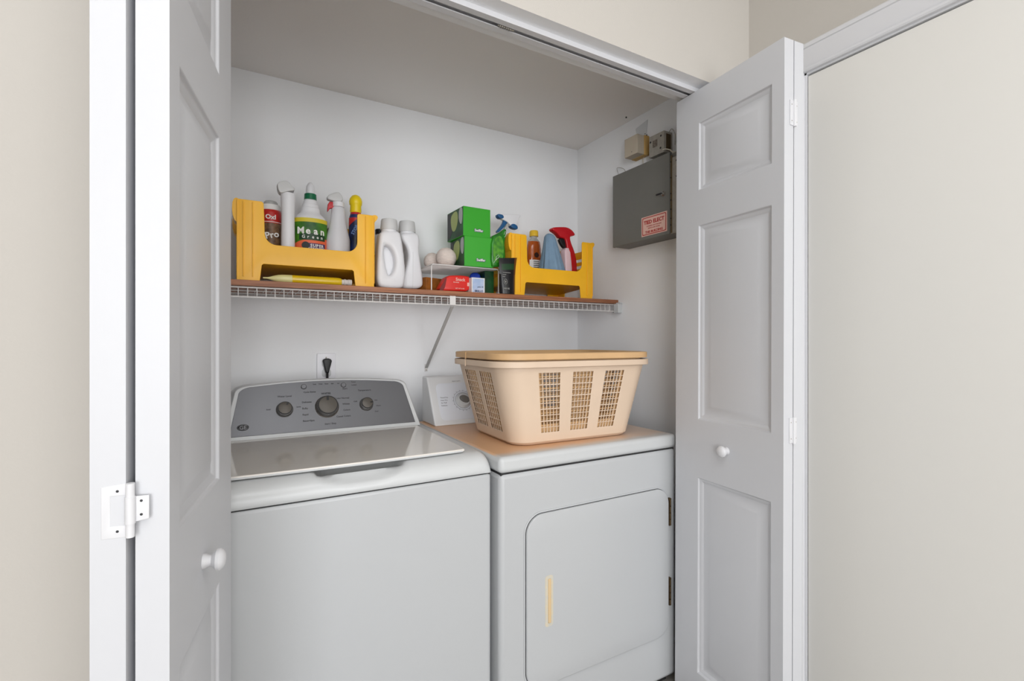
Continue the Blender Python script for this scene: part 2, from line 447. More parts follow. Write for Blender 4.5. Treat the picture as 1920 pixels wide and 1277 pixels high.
g = LT+.0035
leaf_right((RAf[0]+nx.x*g, RAf[1]+nx.y*g), (RAb[0]+nx.x*g+.004, RAb[1]+nx.y*g))
for z in (1.815, .957, .12):
    xk = RAf[0]+LT+.0015+(z-1.2)*.0045; yk = RAf[1]-.0035
    h = obj('hinge', tube(BM(), [(xk, yk-.003, z-.036), (xk, yk-.003, z+.036)], .0042, 10), white, d2)
    for s in (-1, 1):
        obj('hinge_plate', BOX(min(xk, xk+s*.017), max(xk, xk+s*.017), yk-.0015, yk+.0015, z-.034, z+.034), white, h, bevel=.0007)
        for q in (-.022, .022): obj('screw', lathe(BM(), [(0, .0018), (.0007, .0014), (.0009, .0004)], (xk+s*.011, yk-.0014, z+q), n=8, M=Matrix.Rotation(PI/2, 4, 'X')), galv, h)

# ------------------------------------------------------------ washing machine
WX0, WX1, WY = -.077, .636, 1.230; WC = .28
wm = thing('washing_machine', 'white top-loading washing machine with grey control panel, beside the white dryer', 'washing machine', (WC, 1.56, 0))
obj('cabinet', BOX(WX0+.002, WX1-.002, WY, 1.90, .02, .8235), enamel, wm, bevel=.010, seg=4)
for x in (WX0+.05, WX1-.05):
    for y in (WY+.05, 1.85): obj('foot', lathe(BM(), [(0, .018), (.02, .018)], (x, y, 0)), dark, wm)
obj('seam', BOX(WX0+.006, WX1-.006, WY+.004, 1.89, .819, .8262), gapm, wm)
# top with rounded front and a scoop under the lid
prof = [(1.240, .8255), (1.2285, .8256), (1.2268, .8272), (1.2262, .834), (1.2268, .843), (1.229, .851), (1.233, .858), (1.238, .864), (1.2445, .8695), (1.252, .874), (1.260, .8775), (1.268, .8795), (1.276, .8805), (1.284, .881), (1.292, .8812), (1.30, .8815), (1.315, .8817), (1.345, .882), (1.60, .882), (1.90, .882), (1.90, .8255)]
us = []
R = .030; NA = 6
for k in range(NA, -1, -1): a = PI/2*k/NA; us.append((WX0+R-R*math.sin(a), R-R*math.cos(a)))
n = 64
for k in range(1, n): us.append((WX0+R+(WX1-WX0-2*R)*k/n, 0))
for k in range(0, NA+1): a = PI/2*k/NA; us.append((WX1-R+R*math.sin(a), R-R*math.cos(a)))
bm = BM(); G = []
def sstep(t): t = max(0, min(1, t)); return t*t*(3-2*t)
for X_, drop in us:
    col = []
    e = abs(X_-WC)
    for (y, z) in prof:
        wv = 0
        if .845 < z < .8825 and y < 1.345:
            low = .845+.03*max(0, (e/.118))**3
            wv = sstep((z-low)/.014)*sstep((.118-e)/.028)
        yy = y+.020*wv*sstep((1.31-y)/.03); zz = z-.026*wv*sstep((y-1.240)/.03)*sstep((1.345-y)/.03)
        if y >= 1.228 or z > .826: zz = max(.8255, zz-drop)
        yy2 = yy
        if drop > 0: yy2 = yy+drop*.35*(1 if y < 1.3 else 0)
        col.append(bm.verts.new((X_, yy2, zz)))
    G.append(col)
for a, b in zip(G, G[1:]):
    for i in range(len(prof)-1): bm.faces.new((a[i], b[i], b[i+1], a[i+1]))
bm.faces.new(G[0]); bm.faces.new(G[-1][::-1])
bmesh.ops.remove_doubles(bm, verts=bm.verts[:], dist=1e-5)
obj('top_panel', bm, wplastic, wm, angle=50)
# lid: glossy, bowed front edge
def lid_outline():
    x0, x1, y0, y1 = -.030, .574, 1.262, 1.716; pts = []
    for k in range(25):
        t = k/24; x = x0+.012+(x1-x0-.024)*t
        pts.append((x, y0+.003*(2*t-1)**2*2))
    pts += [(x1-.004, y0+.011), (x1, y0+.024), (x1+.006, y1), (x0-.006, y1), (x0, y0+.024), (x0+.004, y0+.011)]
    return pts
lo = lid_outline()
lid = obj('lid', prism(BM(), lo, lambda a, b: (a, b, .8835), lambda a, b: (a, b, .8915)), lidm, wm, bevel=.003, seg=3)
obj('lid_edge', prism(BM(), [(x, y) for x, y in lo[:25]]+[(x, y+.010) for x, y in lo[24::-1]], lambda a, b: (a, b-.0015, .8832), lambda a, b: (a, b-.0015, .8885)), wplastic, lid, bevel=.002)
# console
def fas_pt(x, h):
    """point of the sloping console face; h from 0 (bottom) to 1 (top)"""
    return Vector((x, 1.729+.071*h, .9005+.158*h))
FN = Vector((0, -.158, .071)).normalized()
FU = Vector((0, .071, .158)).normalized()
def con_outline(wb, wt, r, top, arch, hb=0, n=8):
    """half widths at the bottom and top, arch height; returns (x, h) loop"""
    out = [(-wb, hb), (wb, hb)]
    def side(s):
        L = []
        for k in range(n+1):
            a = PI/2*k/n; L.append((s*(wt-r[0]+r[0]*math.cos(a)), top-arch-r[1]+r[1]*math.sin(a)))
        return L
    out += side(1)
    m = 16
    for k in range(1, m): x = (wt-r[0])*(1-2*k/m); out.append((x, top-arch+arch*(1-(x/(wt-r[0]))**2)))
    out += side(-1)[::-1]
    return out
A = con_outline(.314, .281, (.045, .16), 1.035, .075, -.075)
Bk = con_outline(.354, .300, (.06, .3), 1.0, .05, -.2)
bm = BM()
ringA = [bm.verts.new(fas_pt(WC+x, h)) for x, h in A]
ringM = [bm.verts.new(fas_pt(WC+x*1.012, h+.012)+Vector((0, .012, .001))) for x, h in A]
ringB = [bm.verts.new((WC+x, 1.895, max(.872, .9005+.158*h+.0))) for x, h in Bk]
for r0, r1 in ((ringA, ringM), (ringM, ringB)):
    for i in range(len(r0)): bm.faces.new((r0[i], r0[(i+1) % len(r0)], r1[(i+1) % len(r0)], r1[i]))
bm.faces.new(ringA[::-1]); bm.faces.new(ringB)
con = obj('console', bm, wplastic, wm, bevel=.0015)
F = con_outline(.296, .270, (.042, .15), 1.005, .07, .0)
fa = obj('control_panel', prism(BM(), F, lambda x, h: fas_pt(WC+x, h)+FN*.0003, lambda x, h: fas_pt(WC+x, h)+FN*.0022), fascia, con, bevel=.0008, label='brushed silver grey control panel')
def fM(x, h, lift=.0024):
    """matrix with x right, y up the face, z out of it"""
    o = fas_pt(x, h)+FN*lift
    return Matrix(((1, FU.x, FN.x, o.x), (0, FU.y, FN.y, o.y), (0, FU.z, FN.z, o.z), (0, 0, 0, 1)))
def dial(x, h, r, ang, depth):
    k = obj('knob', lathe(BM(), [(0, r*1.06), (.002, r*1.06), (.004, r), (depth*.55, r*.93), (depth, r*.88)], (0, 0, 0), n=40, M=fM(x, h, .002)), chrome, con)
    obj('knob_ring', lathe(BM(), [(0, r*.885), (.0012, r*.87)], (0, 0, 0), n=40, M=fM(x, h, .002+depth)), dark, k)
    obj('knob_face', lathe(BM(), [(0, r*.79), (.0016, r*.79), (.0019, r*.76)], (0, 0, 0), n=40, M=fM(x, h, .0024+depth)), disc, k)
    bm = BOX(-r*.1, r*.1, r*.42, r*.86, 0, .0026, M=fM(x, h, .0024+depth) @ Matrix.Rotation(-ang, 4, 'Z'))
    obj('pointer', bm, dark, k)
dial(.2745, .455, .0365, 0, .024); dial(.1425, .452, .0245, math.radians(30), .020); dial(.4065, .452, .0225, math.radians(85), .020)
for x in (.2045, .3345):
    obj('button', lathe(BM(), [(0, .0088), (.0015, .0088), (.0028, .007)], (0, 0, 0), n=24, M=fM(x, .895, .002)), fascia, con)
    bm = BM(); c0 = fM(x, .895, .0025)
    tube(bm, [c0 @ Vector((.0092*math.cos(a), .0092*math.sin(a), 0)) for a in [math.radians(q) for q in range(180, 345, 15)]], .0005, 5)
    obj('button_shadow_line', bm, ink, con)
bm = BM()
def lab(s, x, h, size, al='CENTER', b=.0002): text(bm, s, size, fM(x, h, .0023), 0, al, .00015, b)
lab('Water Level', .144, .70, .0085); lab('Cycle Status', .222, .765, .0078); lab('Start', .338, .80, .0085)
lab('Temperature', .405, .745, .0085); lab('WHITES', .274, .715, .0085, b=.0004)
for i, s in enumerate(('Delicates', 'Bulky', 'Rapid', 'Rinse+Spin')): lab(s, .196, .56-.125*i, .0082, 'LEFT')
for i, s in enumerate(('Color Normal', 'Whites', 'Colors', 'Casual Colors')): lab(s, .350, .60-.125*i, .0082, 'RIGHT')
lab('Start / Stop', .282, .095, .008)
for i, s in enumerate(('Soak', 'Wash', 'Rinse', 'Spin', 'Lid')): lab(s, .239+.0195*i, .925, .0055)
lab('Power', .362, .94, .0058, 'LEFT'); lab('Locked', .362, .875, .0058, 'LEFT')
lab('Small', .095, .46, .006); lab('Large', .185, .48, .006); lab('Cold', .37, .52, .006); lab('Hot', .442, .52, .006); lab('Warm', .449, .40, .006); lab('Cool', .440, .28, .006)
obj('lettering', bm, ink, con, smooth=False)
lg = obj('emblem', lathe(BM(), [(0, .0165), (.0014, .0165), (.002, .0155)], (0, 0, 0), n=32, ry=.62, M=fM(.0225, .165, .002)), dark, con, label='black oval emblem with pale letters')
bm = BM(); text(bm, 'GE', .0165, fM(.0225, .13, .0042), 0, 'CENTER', .0002, .0002)
tube(bm, [fM(.0225, .165, .0042) @ Vector((.0142*math.cos(2*PI*k/32), .0087*math.sin(2*PI*k/32), 0)) for k in range(32)], .0004, 4, closed=True)
obj('emblem_letters', bm, mat('emblem_silver', '#8b8b90', .4), lg, smooth=False)

# ------------------------------------------------------------ dryer
DX0, DX1, DY = .642, 1.348, 1.198
dr = thing('dryer', 'white front-loading clothes dryer with yellowed top under the laundry baskets', 'dryer', (DX0, DY, 0))
obj('cabinet', BOX(DX0+.003, DX1-.003, DY, 1.90, .03, .8232), enamel, dr, bevel=.014, seg=5)
obj('toe_kick', BOX(DX0+.02, DX1-.02, DY+.03, 1.88, 0, .035), gapm, dr)
obj('seam', BOX(DX0+.008, DX1-.008, DY+.006, 1.89, .818, .828), gapm, dr)
obj('top', BOX(DX0, DX1, DY-.004, 1.91, .8255, .872), dtop, dr, bevel=.014, seg=6, label='white top sheet yellowed to orange')
dx0, dx1, dz0, dz1 = .727, 1.300, .188, .694
def ring_plate(lp_out, lp_in, y0, y1):
    return plate([lp_out, lp_in[::-1]], (y0+y1)/2, abs(y1-y0))
rim = obj('door_rim', plate([rrect(dx0-.006, dx1+.006, dz0-.006, dz1+.006, .062, 10)], DY-.0008, .0022, .0008), enamel, dr)
obj('door_gap', plate([rrect(dx0-.0013, dx1+.0013, dz0-.0013, dz1+.0013, .057, 10)], DY-.0022, .001), gapm, dr, smooth=False)
dd = obj('door', plate([rrect(dx0, dx1, dz0, dz1, .056, 10)], DY-.005, .010, .003), enamel, dr)
obj('door_handle', BOX(.799, .809, DY-.0135, DY-.009, .370, .500), handm, dd, bevel=.0015, label='yellowed narrow finger grip')
obj('door_handle_trim', plate([rrect(.789, .817, .360, .510, .008)], DY-.0102, .0006), mat('stained_enamel', '#ccc9bf', .4, col2='#d8cdb4', nscale=60), dd)
for z in (.285, .56):
    h = obj('door_hinge', BOX(dx1+.003, dx1+.012, DY-.010, DY+.002, z, z+.095), brass, dr, bevel=.001)
    for k in range(4): obj('knuckle', tube(BM(), [(dx1+.004, DY-.0115, z+.003+.023*k), (dx1+.004, DY-.0115, z+.022+.023*k)], .0032, 8), brass, h)
# dryer console
pr = [(1.752, .872), (1.842, 1.050), (1.850, 1.055), (1.90, 1.055), (1.90, .872)]
dc = obj('console', prism(BM(), pr, lambda a, b: (.662, a, b), lambda a, b: (1.322, a, b)), mat('console_white', '#dfe0e1', .4), dr, bevel=.006, seg=4)
DN = Vector((0, -.178, .09)).normalized(); DU = Vector((0, .09, .178)).normalized()
def dM(x, h, lift=0):
    o = Vector((x, 1.752+.09*h, .872+.178*h))+DN*lift
    return Matrix(((1, DU.x, DN.x, o.x), (0, DU.y, DN.y, o.y), (0, DU.z, DN.z, o.z), (0, 0, 0, 1)))
cp = obj('control_plate', plate([rrect(.030, .62, .020, .175, .02)], 0, .0012, .0004, M=dM(.662, 0, .0006)), mat('pale_plate', '#dcdfe6', .4), dc)
dxk = .797; hk = .49
bm = BM()
for rr in (.040, .0335):
    tube(bm, [dM(dxk, hk, .0014) @ Vector((rr*math.cos(a), rr*math.sin(a), 0)) for a in [2*PI*k/40 for k in range(40)]], .0006, 4, closed=True)
for k in range(18):
    a = 2*PI*k/18; box(bm, .041, .045, -.0006, .0006, 0, .0004, M=dM(dxk, hk, .0014) @ Matrix.Rotation(a, 4, 'Z'))
for i, s in enumerate(('Timed Dry', 'Auto Dry', 'Air Fluff', 'Delicate')): text(bm, s, .0075, dM(.702, .56-.055*i, .0013), 0, 'LEFT', .00012, .0001)
text(bm, 'HEAVY DUTY', .006, dM(.765, .9, .0013), 0, 'LEFT', .00012)
obj('lettering', bm, mat('soft_grey_print', '#77777c', .6), dc, smooth=False)
kd = obj('dial', lathe(BM(), [(0, .0315), (.003, .0315), (.006, .029), (.012, .0265), (.014, .0245)], (0, 0, 0), n=36, M=dM(dxk, hk, .001)), wplastic, dc)
obj('dial_grip', lathe(BM(), [(0, .0215), (.010, .020), (.014, .0165)], (0, 0, 0), n=28, ry=.62, M=dM(dxk, hk, .014) @ Matrix.Rotation(-.5, 4, 'Z')), mat('grey_dial', '#73716d', .4), kd, label='grey oval grip')

# ------------------------------------------------------------ laundry baskets
def basket(name, label, m, c, zb, h, bx, by, tx, ty, rotz, rimh, wall=.0022, lip=.012, cb=.055, ct=.075):
    t = thing(name, label, 'basket', (c[0], c[1], zb), rotz, 'nested laundry baskets')
    # breakpoints along the four sides: (fraction along, is in window)
    def side_breaks(nw, margin, gap, cells):
        out = [(0, None)]; ww = (1-2*margin-(nw-1)*gap)/nw; x = margin
        for w_ in range(nw):
            bar = ww/cells*.17; cell = (ww-bar)/cells
            for k in range(cells):
                out.append((x+k*cell, 'bar')); out.append((x+k*cell+bar, 'hole'))
            out.append((x+cells*cell, 'bar')); out.append((x+ww, None)); x += ww+gap
        out.append((1, None)); return out
    long_ = side_breaks(3, .10, .105, 6); short = side_breaks(2, .07, .10, 6)
    def outline(hh):
        X_ = bx+(tx-bx)*hh; Y_ = by+(ty-by)*hh; r = cb+(ct-cb)*hh; P = []
        sides = [((-X_+r, -Y_), (X_-r, -Y_), long_), ((X_, -Y_+r), (X_, Y_-r), short), ((X_-r, Y_), (-X_+r, Y_), long_), ((-X_, Y_-r), (-X_, -Y_+r), short)]
        cen = [((X_-r, -Y_+r), -90), ((X_-r, Y_-r), 0), ((-X_+r, Y_-r), 90), ((-X_+r, -Y_+r), 180)]
        for (a, b, br), (cc, a0) in zip(sides, cen):
            for f, kd_ in br: P.append(((a[0]+(b[0]-a[0])*f, a[1]+(b[1]-a[1])*f), kd_))
            for k in range(1, 7):
                an = math.radians(a0+90*k/7); P.append(((cc[0]+r*math.cos(an), cc[1]+r*math.sin(an)), None))
        return P
    # rows
    rows = [(0, None), (.012, None), (.035, None), (.13, None)]
    z0, z1, nr = .13, .86, 10
    step = (z1-z0)/nr
    rows = [(0, None), (.012, None), (.04, None)]
    for k in range(nr):
        b = step*(.10 if k % 2 else .17)
        rows.append((z0+k*step, 'bar')); rows.append((z0+k*step+b, 'hole'))
    rows.append((z1, 'bar')); rows.append((z1+step*.15, None)); rows.append((1, None))
    bm = BM(); R_ = []
    for hh, kd_ in rows:
        pts = outline(hh); ins = .012*(1-hh/.04)**2 if hh < .04 else 0
        ring = []
        for (x, y), _ in pts:
            s = 1-ins/max(abs(x), abs(y), .01); ring.append(bm.verts.new((x*s, y*s, hh*h)))
        R_.append(ring)
    kinds = [k for _, k in outline(0)]
    nP = len(kinds)
    for i in range(len(rows)-1):
        for j in range(nP):
            if kinds[j] == 'hole' and rows[i][1] == 'hole': continue
            bm.faces.new((R_[i][j], R_[i][(j+1) % nP], R_[i+1][(j+1) % nP], R_[i+1][j]))
    bm.faces.new(R_[0][::-1])
    bmesh.ops.recalc_face_normals(bm, faces=bm.faces[:])
    body = obj('basket_body', bm, m, t, solid=wall, world=False, angle=30)
    # rim: a rolled lip, swept round the top
    bm = BM(); P = [p for p, _ in outline(1)]; sec = [(0, 0), (lip, -.001), (lip+.002, -.003), (lip+.002, -rimh), (lip-.0005, -rimh-.001), (lip-.002, -rimh+.002), (lip-.003, -.005), (0, -.005)]
    keep = []
    for i, p in enumerate(P):
        if not keep or math.dist(p, keep[-1]) > .004: keep.append(p)
    n_ = len(keep); RR = []
    for i, p in enumerate(keep):
        a, b = Vector(keep[i-1]), Vector(keep[(i+1) % n_]); d = (b-a).normalized(); nn = Vector((d.y, -d.x))
        RR.append([bm.verts.new((p[0]+nn.x*u, p[1]+nn.y*u, h+v)) for u, v in sec])
    for i in range(n_):
        for k in range(len(sec)): bm.faces.new((RR[i][k], RR[(i+1) % n_][k], RR[(i+1) % n_][(k+1) % len(sec)], RR[i][(k+1) % len(sec)]))
    obj('rim', bm, m, t, world=False, angle=40)
    for s in (-1, 1):
        xx = s*(tx+lip+.0022)
        obj('rim_notch', BOX(xx-.0015, xx+.0015, .045, .051, h-rimh-.004, h-.0005), m, t, world=False)
    return t
BC = (.980, 1.442); BROT = math.radians(-2)
basket('laundry_basket', 'cream plastic laundry basket standing on the dryer, outer one of two nested', basket1, BC, .8735, .264, .228, .166, .294, .204, BROT, .019)
basket('laundry_basket', 'tan plastic laundry basket nested inside the cream one on the dryer', basket2, BC, .898, .264, .222, .160, .288, .198, BROT, .0195, lip=.0165)

# ------------------------------------------------------------ wire shelf, board, bracket
SF, SZ = 1.706, 1.3655
ws = thing('wire_shelf', 'white ventilated wire shelf carrying the wooden board, above the washer and dryer', 'shelf', (.45, YB, SZ))
bm = tube(BM(), [(0, YB-.004, SZ), (0, SF+.004, SZ), (0, SF, SZ-.003), (0, SF-.001, SZ-.031)], .0013, 5)
x0w = -.64
first = None
nW = int((1.508-x0w)/.0254)
for k in range(nW+1):
    x = 1.508-.0254*k
    if first is None:
        for v_ in bm.verts: v_.co.x += x
        first = obj('cross_wire', bm, wire, ws)
    else:
        c = first.copy(); COL.objects.link(c); c.parent = ws; c.location = first.location+Vector((-.0254*k, 0, 0))
for y, z, r in ((SF-.003, SZ-.002, .0022), (SF-.003, SZ-.0315, .0024), (1.80, SZ-.0035, .0022), (1.90, SZ-.0035, .0022), (YB-.008, SZ-.003, .0022)):
    obj('long_rod', tube(BM(), [(x0w, y, z), (1.512, y, z)], r, 8), wire, ws)
eb = obj('end_bracket', BOX(1.506, XR-.0005, 1.672, 1.712, 1.325, 1.3675), wplastic, ws, bevel=.002)
obj('end_bracket_flange', BOX(1.512, XR-.0005, 1.668, 1.693, 1.3675, 1.372), wplastic, eb)
obj('end_cap', tube(BM(), [(1.508, SF-.003, 1.326), (1.508, SF-.003, 1.367)], .0032, 8), mat('grey_cap', '#8c8a86', .5), ws)
bd = obj('wooden_board', BOX(-.62, 1.5275, 1.695, 1.998, 1.3682, 1.3858), bwood, bevel=.0012)
tag(bd, 'reddish brown wooden board laid along the top of the wire shelf', 'board')
bk = thing('shelf_bracket', 'grey diagonal brace under the wire shelf, its foot above the dryer console', 'bracket', (.722, YB, 1.08))
p0 = Vector((.716, YB-.004, 1.083)); p1 = Vector((.712, SF-.003, 1.329))
bm = BM(); d = (p1-p0).normalized(); s = Vector((1, 0, 0)); u = d.cross(s)
prism(bm, [(-.006, -.002), (.006, -.002), (.006, .002), (.0045, .002), (.0045, -.0005), (-.0045, -.0005), (-.0045, .002), (-.006, .002)], lambda a, b: p0+s*a+u*b, lambda a, b: p1+s*a+u*b)
obj('brace_bar', bm, mat('grey_bracket', '#b7b5b3', .45), bk, smooth=False)
obj('foot_plate', BOX(.709, .723, YB-.004, YB-.0005, 1.067, 1.098), wire, bk, bevel=.001)
obj('screw', lathe(BM(), [(0, .003), (.0015, .0025)], (.716, YB-.004, 1.073), n=12, M=Matrix.Rotation(PI/2, 4, 'X')), galv, bk)
obj('front_clip', BOX(.700, .724, SF-.0090, SF-.0056, 1.333, 1.3675), wire, bk, bevel=.001)

# ------------------------------------------------------------ outlet and plug
ol = thing('wall_outlet', 'white outlet plate on the back wall above the washing machine console', 'outlet', (.31, YB, 1.095))
obj('plate', plate([rrect(.275, .3445, 1.036, 1.150, .004)], YB-.0035, .006, .0018), mat('outlet_plate', '#f3f3f8', .35), ol)
for z in (1.112, 1.074): obj('receptacle', plate([rrect(.293, .3265, z-.0145, z+.0145, .009)], YB-.0072, .0016, .0005), wplastic, ol)
obj('screw', lathe(BM(), [(0, .003), (.001, .0024)], (.3085, YB-.0066, 1.1335), n=12, M=Matrix.Rotation(PI/2, 4, 'X')), galv, ol)
pg = thing('power_plug', 'black power plug in the outlet above the washing machine', 'plug', (.312, YB-.03, 1.11))
obj('plug_body', plate([[(.294, 1.122), (.2965, 1.127), (.304, 1.1305), (.316, 1.1305), (.3235, 1.127), (.327, 1.121), (.324, 1.108), (.318, 1.085), (.316, 1.075), (.305, 1.075), (.302, 1.085), (.297, 1.108)]], YB-.0185, .019, .004), dark, pg)
obj('cord', tube(BM(), [(.3105, YB-.02, 1.08), (.3105, YB-.022, 1.05), (.311, YB-.03, 1.00), (.312, YB-.04, .94)], .0045, 8), dark, pg)

# ------------------------------------------------------------ yellow stacking bins
BW, BD, BH = .418, .262, .252
def make_bin(label, loc):
    t = thing('stacking_bin', label, 'bin', loc, 0, 'yellow stacking bins on the shelf board')
    def H(y, th, name):
        o = [(0, 0), (.062, 0), (.064, .004), (.069, .050)]
        o += [(.074, .0545), (BW-.074, .0545), (BW-.069, .050), (BW-.064, .004), (BW-.062, 0), (BW, 0), (BW, .245), (BW-.004, .25), (BW-.052, .25), (BW-.057, .245)]
        # rounded cut-out between the posts
        cut = []
        for k in range(8):
            a = PI/2*k/7; cut.append((BW-.057-.034*(1-math.cos(a)) , .152-.035*math.sin(a)))
        o += [(BW-.057, .2)]+cut
        cut2 = []
        for k in range(8):
            a = PI/2*(7-k)/7; cut2.append((.077+.034*(1-math.cos(a)), .152-.035*math.sin(a)))
        o += cut2+[(.076, .2), (.074, .245), (.069, .25), (.004, .25), (0, .245)]
        return obj(name, plate([o], y, th, .0012), yel, t, world=False)
    H(.003, .0045, 'front_panel'); H(BD-.003, .0045, 'back_panel')
    for s, x in ((-1, .0028), (1, BW-.0028)):
        # side wall with louvre slots: outline in (y, z)
        o = [(0, 0), (.05, 0), (.056, .05), (BD-.056, .05), (BD-.05, 0), (BD, 0), (BD, .25), (BD-.05, .25), (BD-.075, .222), (.075, .222), (.05, .25), (0, .25)]
        holes = []
        for k in range(4):
            z = .085+.030*k; holes.append([(.060, z), (.060, z+.014), (BD-.060, z+.014), (BD-.060, z)])
        M = Matrix(((0, 0, 1, x), (1, 0, 0, 0), (0, 1, 0, 0), (0, 0, 0, 1)))
        obj('side_panel', plate([o]+holes, 0, .0045, .0006, M=M), yel, t, world=False)
        # flared hook lip on the top of each post
        for y0 in (.001, BD-.052):
            q = [(x, .2515), (x+s*.007, .2525), (x+s*.013, .251), (x+s*.016, .245), (x+s*.0135, .238), (x+s*.008, .231), (x+s*.002, .222), (x, .222)] if s > 0 else \
                [(x, .2515), (x-.005, .2520), (x-.010, .248), (x-.0140, .237), (x-.0150, .218), (x-.013, .198), (x-.008, .183), (x-.002, .178), (x, .178)]
            obj('hook_lip', prism(BM(), q, lambda a, b: (a, y0, b), lambda a, b: (a, y0+.05, b)), yel, t, world=False)
    # corner post ribs
    for x in (-.0, .0165, .0425):
        obj('rib', BOX(x, x+.0028, -.0035, .002, .012, .244), yel, t, world=False, bevel=.0008)
    for x in (BW-.0305, BW-.0015):
        obj('rib', BOX(x, x+.0024, -.003, .002, .012, .244), yel, t, world=False, bevel=.0008)
    # tray: sloping underside
    obj('tray', prism(BM(), [(.004, .056), (BD-.004, .036), (BD-.004, .042), (.03, .060), (.004, .062)], lambda a, b: (.004, a, b), lambda a, b: (BW-.004, a, b)), yel, t, world=False, bevel=.0008)
    return t
Z0 = 1.3862; FY = 1.7135
b1 = make_bin('yellow plastic stacking bin nearer the left door, full of spray bottles', (.005, FY, Z0))
b2 = copy_tree(b1, loc=(.973, FY, Z0))
b2['label'] = 'yellow plastic stacking bin nearer the corner, holding the blue cloth'
TR = Z0+.0625      # height a bottle base has in a bin

# ------------------------------------------------------------ things in the left bin
def X2(px, Y): return at(px, 600, Y)[0]
def Z2(px, py, Y): return at(px, py, Y)[2]
# red labelled can with white lid
Yc = 1.87
t = thing('aerosol_can', 'can with red upper label and white lid beside the post of the left yellow bin', 'can', (.108, Yc, TR))
obj('can_body', lathe(BM(), [(0, .034, 1), (.004, .036, 1), (.012, .036, 1), (.150, .036, 0), (.153, .0355, 2), (.155, .036, 0), (.186, .036, 0), (.193, .034, 0), (.197, .031, 0)], (.108, Yc, TR)), [rednew, canart, pwhite], t)
obj('lid', lathe(BM(), [(.197, .031), (.199, .0325), (.211, .032), (.216, .029), (.218, .022)], (.108, Yc, TR)), pwhite, t)
obj('clear_cap', lathe(BM(), [(.218, .022), (.226, .0215), (.230, .018)], (.108, Yc, TR)), clearp, t)
bm = BM(); text(bm, 'OxI', .021, Matrix.Translation((.106, Yc-.0362, TR+.163)) @ UPRIGHT, 0, 'CENTER', .0006, .0006)
text(bm, 'Pro', .030, Matrix.Translation((.112, Yc-.0365, TR+.100)) @ Matrix.Rotation(-.25, 4, 'Y') @ UPRIGHT, 0, 'CENTER', .0006, .0008)
obj('lettering', bm, pwhite, t, smooth=False)
# small brown bottle behind it
t = obj('bottle', lathe(BM(), [(0, .024, 0), (.004, .025, 0), (.14, .025, 0), (.160, .021, 0), (.175, .012, 0), (.180, .012, 1), (.195, .012, 1)], (.148, 1.945, TR)), [canart, brownb])
tag(t, 'small amber brown bottle partly hidden behind the red labelled can', 'bottle')

def sprayer(name, label, cx, cy, prof, bodym, head_px, headm, Yh, trig_px=None, trigm=None, collar=None, ry=.75, th=.024, group=None, label_parts=None, rotz=0, base=TR, it=1, hb=.004):
    t = thing(name, label, 'spray bottle', (cx, cy, base), 0, group)
    obj('bottle_body', lathe(BM(), prof, (cx, cy, base), ry=ry, M=Matrix.Rotation(rotz, 4, 'Z')), bodym, t)
    if collar: obj('collar', lathe(BM(), collar[0], (cx, cy, base), n=24), collar[1], t)
    hd = obj('spray_head', plate([sil(head_px, Yh, it)], Yh, th, hb), headm, t)
    if trig_px: obj('trigger', plate([sil(trig_px, Yh, 1)], Yh, th*.6, .002), trigm, t)
    return t
# tall slim white bottle with grey angular head
Yw = 1.80
sprayer('spray_bottle', 'tall slim white bottle with pale grey angular head, left of the green labelled bottle', X2(540, Yw), Yw,
        [(0, .021), (.003, .0225), (.12, .021), (.17, .0205), (.20, .0215), (.220, .0225), (.226, .0225), (.228, .0230), (.246, .0225), (.248, .0205)], jugm,
        [(519, 345), (533, 341), (541, 344), (546, 352), (552, 356), (551, 360), (540, 361), (530, 364), (524, 364), (520, 356)], capm, Yw, ry=.8, th=.040, hb=.0025)
# big white bottle with green collar and green and orange label
Yg = 1.83; gx = X2(582, Yg)
t = thing('cleaner_bottle', 'big white bottle with green neck ring and green and orange label', 'bottle', (gx, Yg, TR))
obj('bottle_body', lathe(BM(), [(0, .050), (.004, .054), (.145, .0545), (.165, .054), (.178, .050), (.186, .043), (.194, .034), (.202, .031), (.213, .030), (.215, .0275), (.226, .026), (.228, .0235), (.236, .0225), (.2365, .0205), (.243, .0195)], (gx, Yg, TR), ry=.72, n=40), jugm, t)
obj('collar', lathe(BM(), [(.243, .0200), (.2435, .0205), (.262, .0195), (.263, .0185)], (gx, Yg, TR), n=30), greenp, t)
obj('cap', lathe(BM(), [(.263, .0145), (.272, .0150), (.290, .0135), (.300, .008), (.304, .004), (.305, .001)], (gx, Yg, TR), n=24), jugm, t)
def wrap_label(cx, cy, r, ry, z0, z1, a0, a1, m, parent, lift=.0006, name='label', n=24, f0=None, f1=None):
    """band wrapped on an elliptical bottle between angles (degrees, -90 is the front)"""
    bm = BM(); A_ = []; B_ = []
    for k in range(n+1):
        q = k/n; a = math.radians(a0+(a1-a0)*q); x = cx+(r+lift)*math.cos(a); y = cy+(r+lift)*ry*math.sin(a)
        A_.append(bm.verts.new((x, y, z0+(f0(q) if f0 else 0)))); B_.append(bm.verts.new((x, y, z1+(f1(q) if f1 else 0))))
    for k in range(n): bm.faces.new((A_[k], A_[k+1], B_[k+1], B_[k]))
    return obj(name, bm, m, parent)
lb = wrap_label(gx, Yg, .0545, .72, TR+.02, TR+.172, -168, -12, orange, t)
wrap_label(gx, Yg, .0545, .72, TR+.106, TR+.158, -168, -12, lgreen, lb, .0010, 'label_band', f0=lambda q: .004-.03*(1-q)**2 if q < .4 else .004-.0108+.012*(q-.4))
wrap_label(gx, Yg, .0545, .72, TR+.158, TR+.172, -168, -12, lyel, lb, .0011, 'label_band')
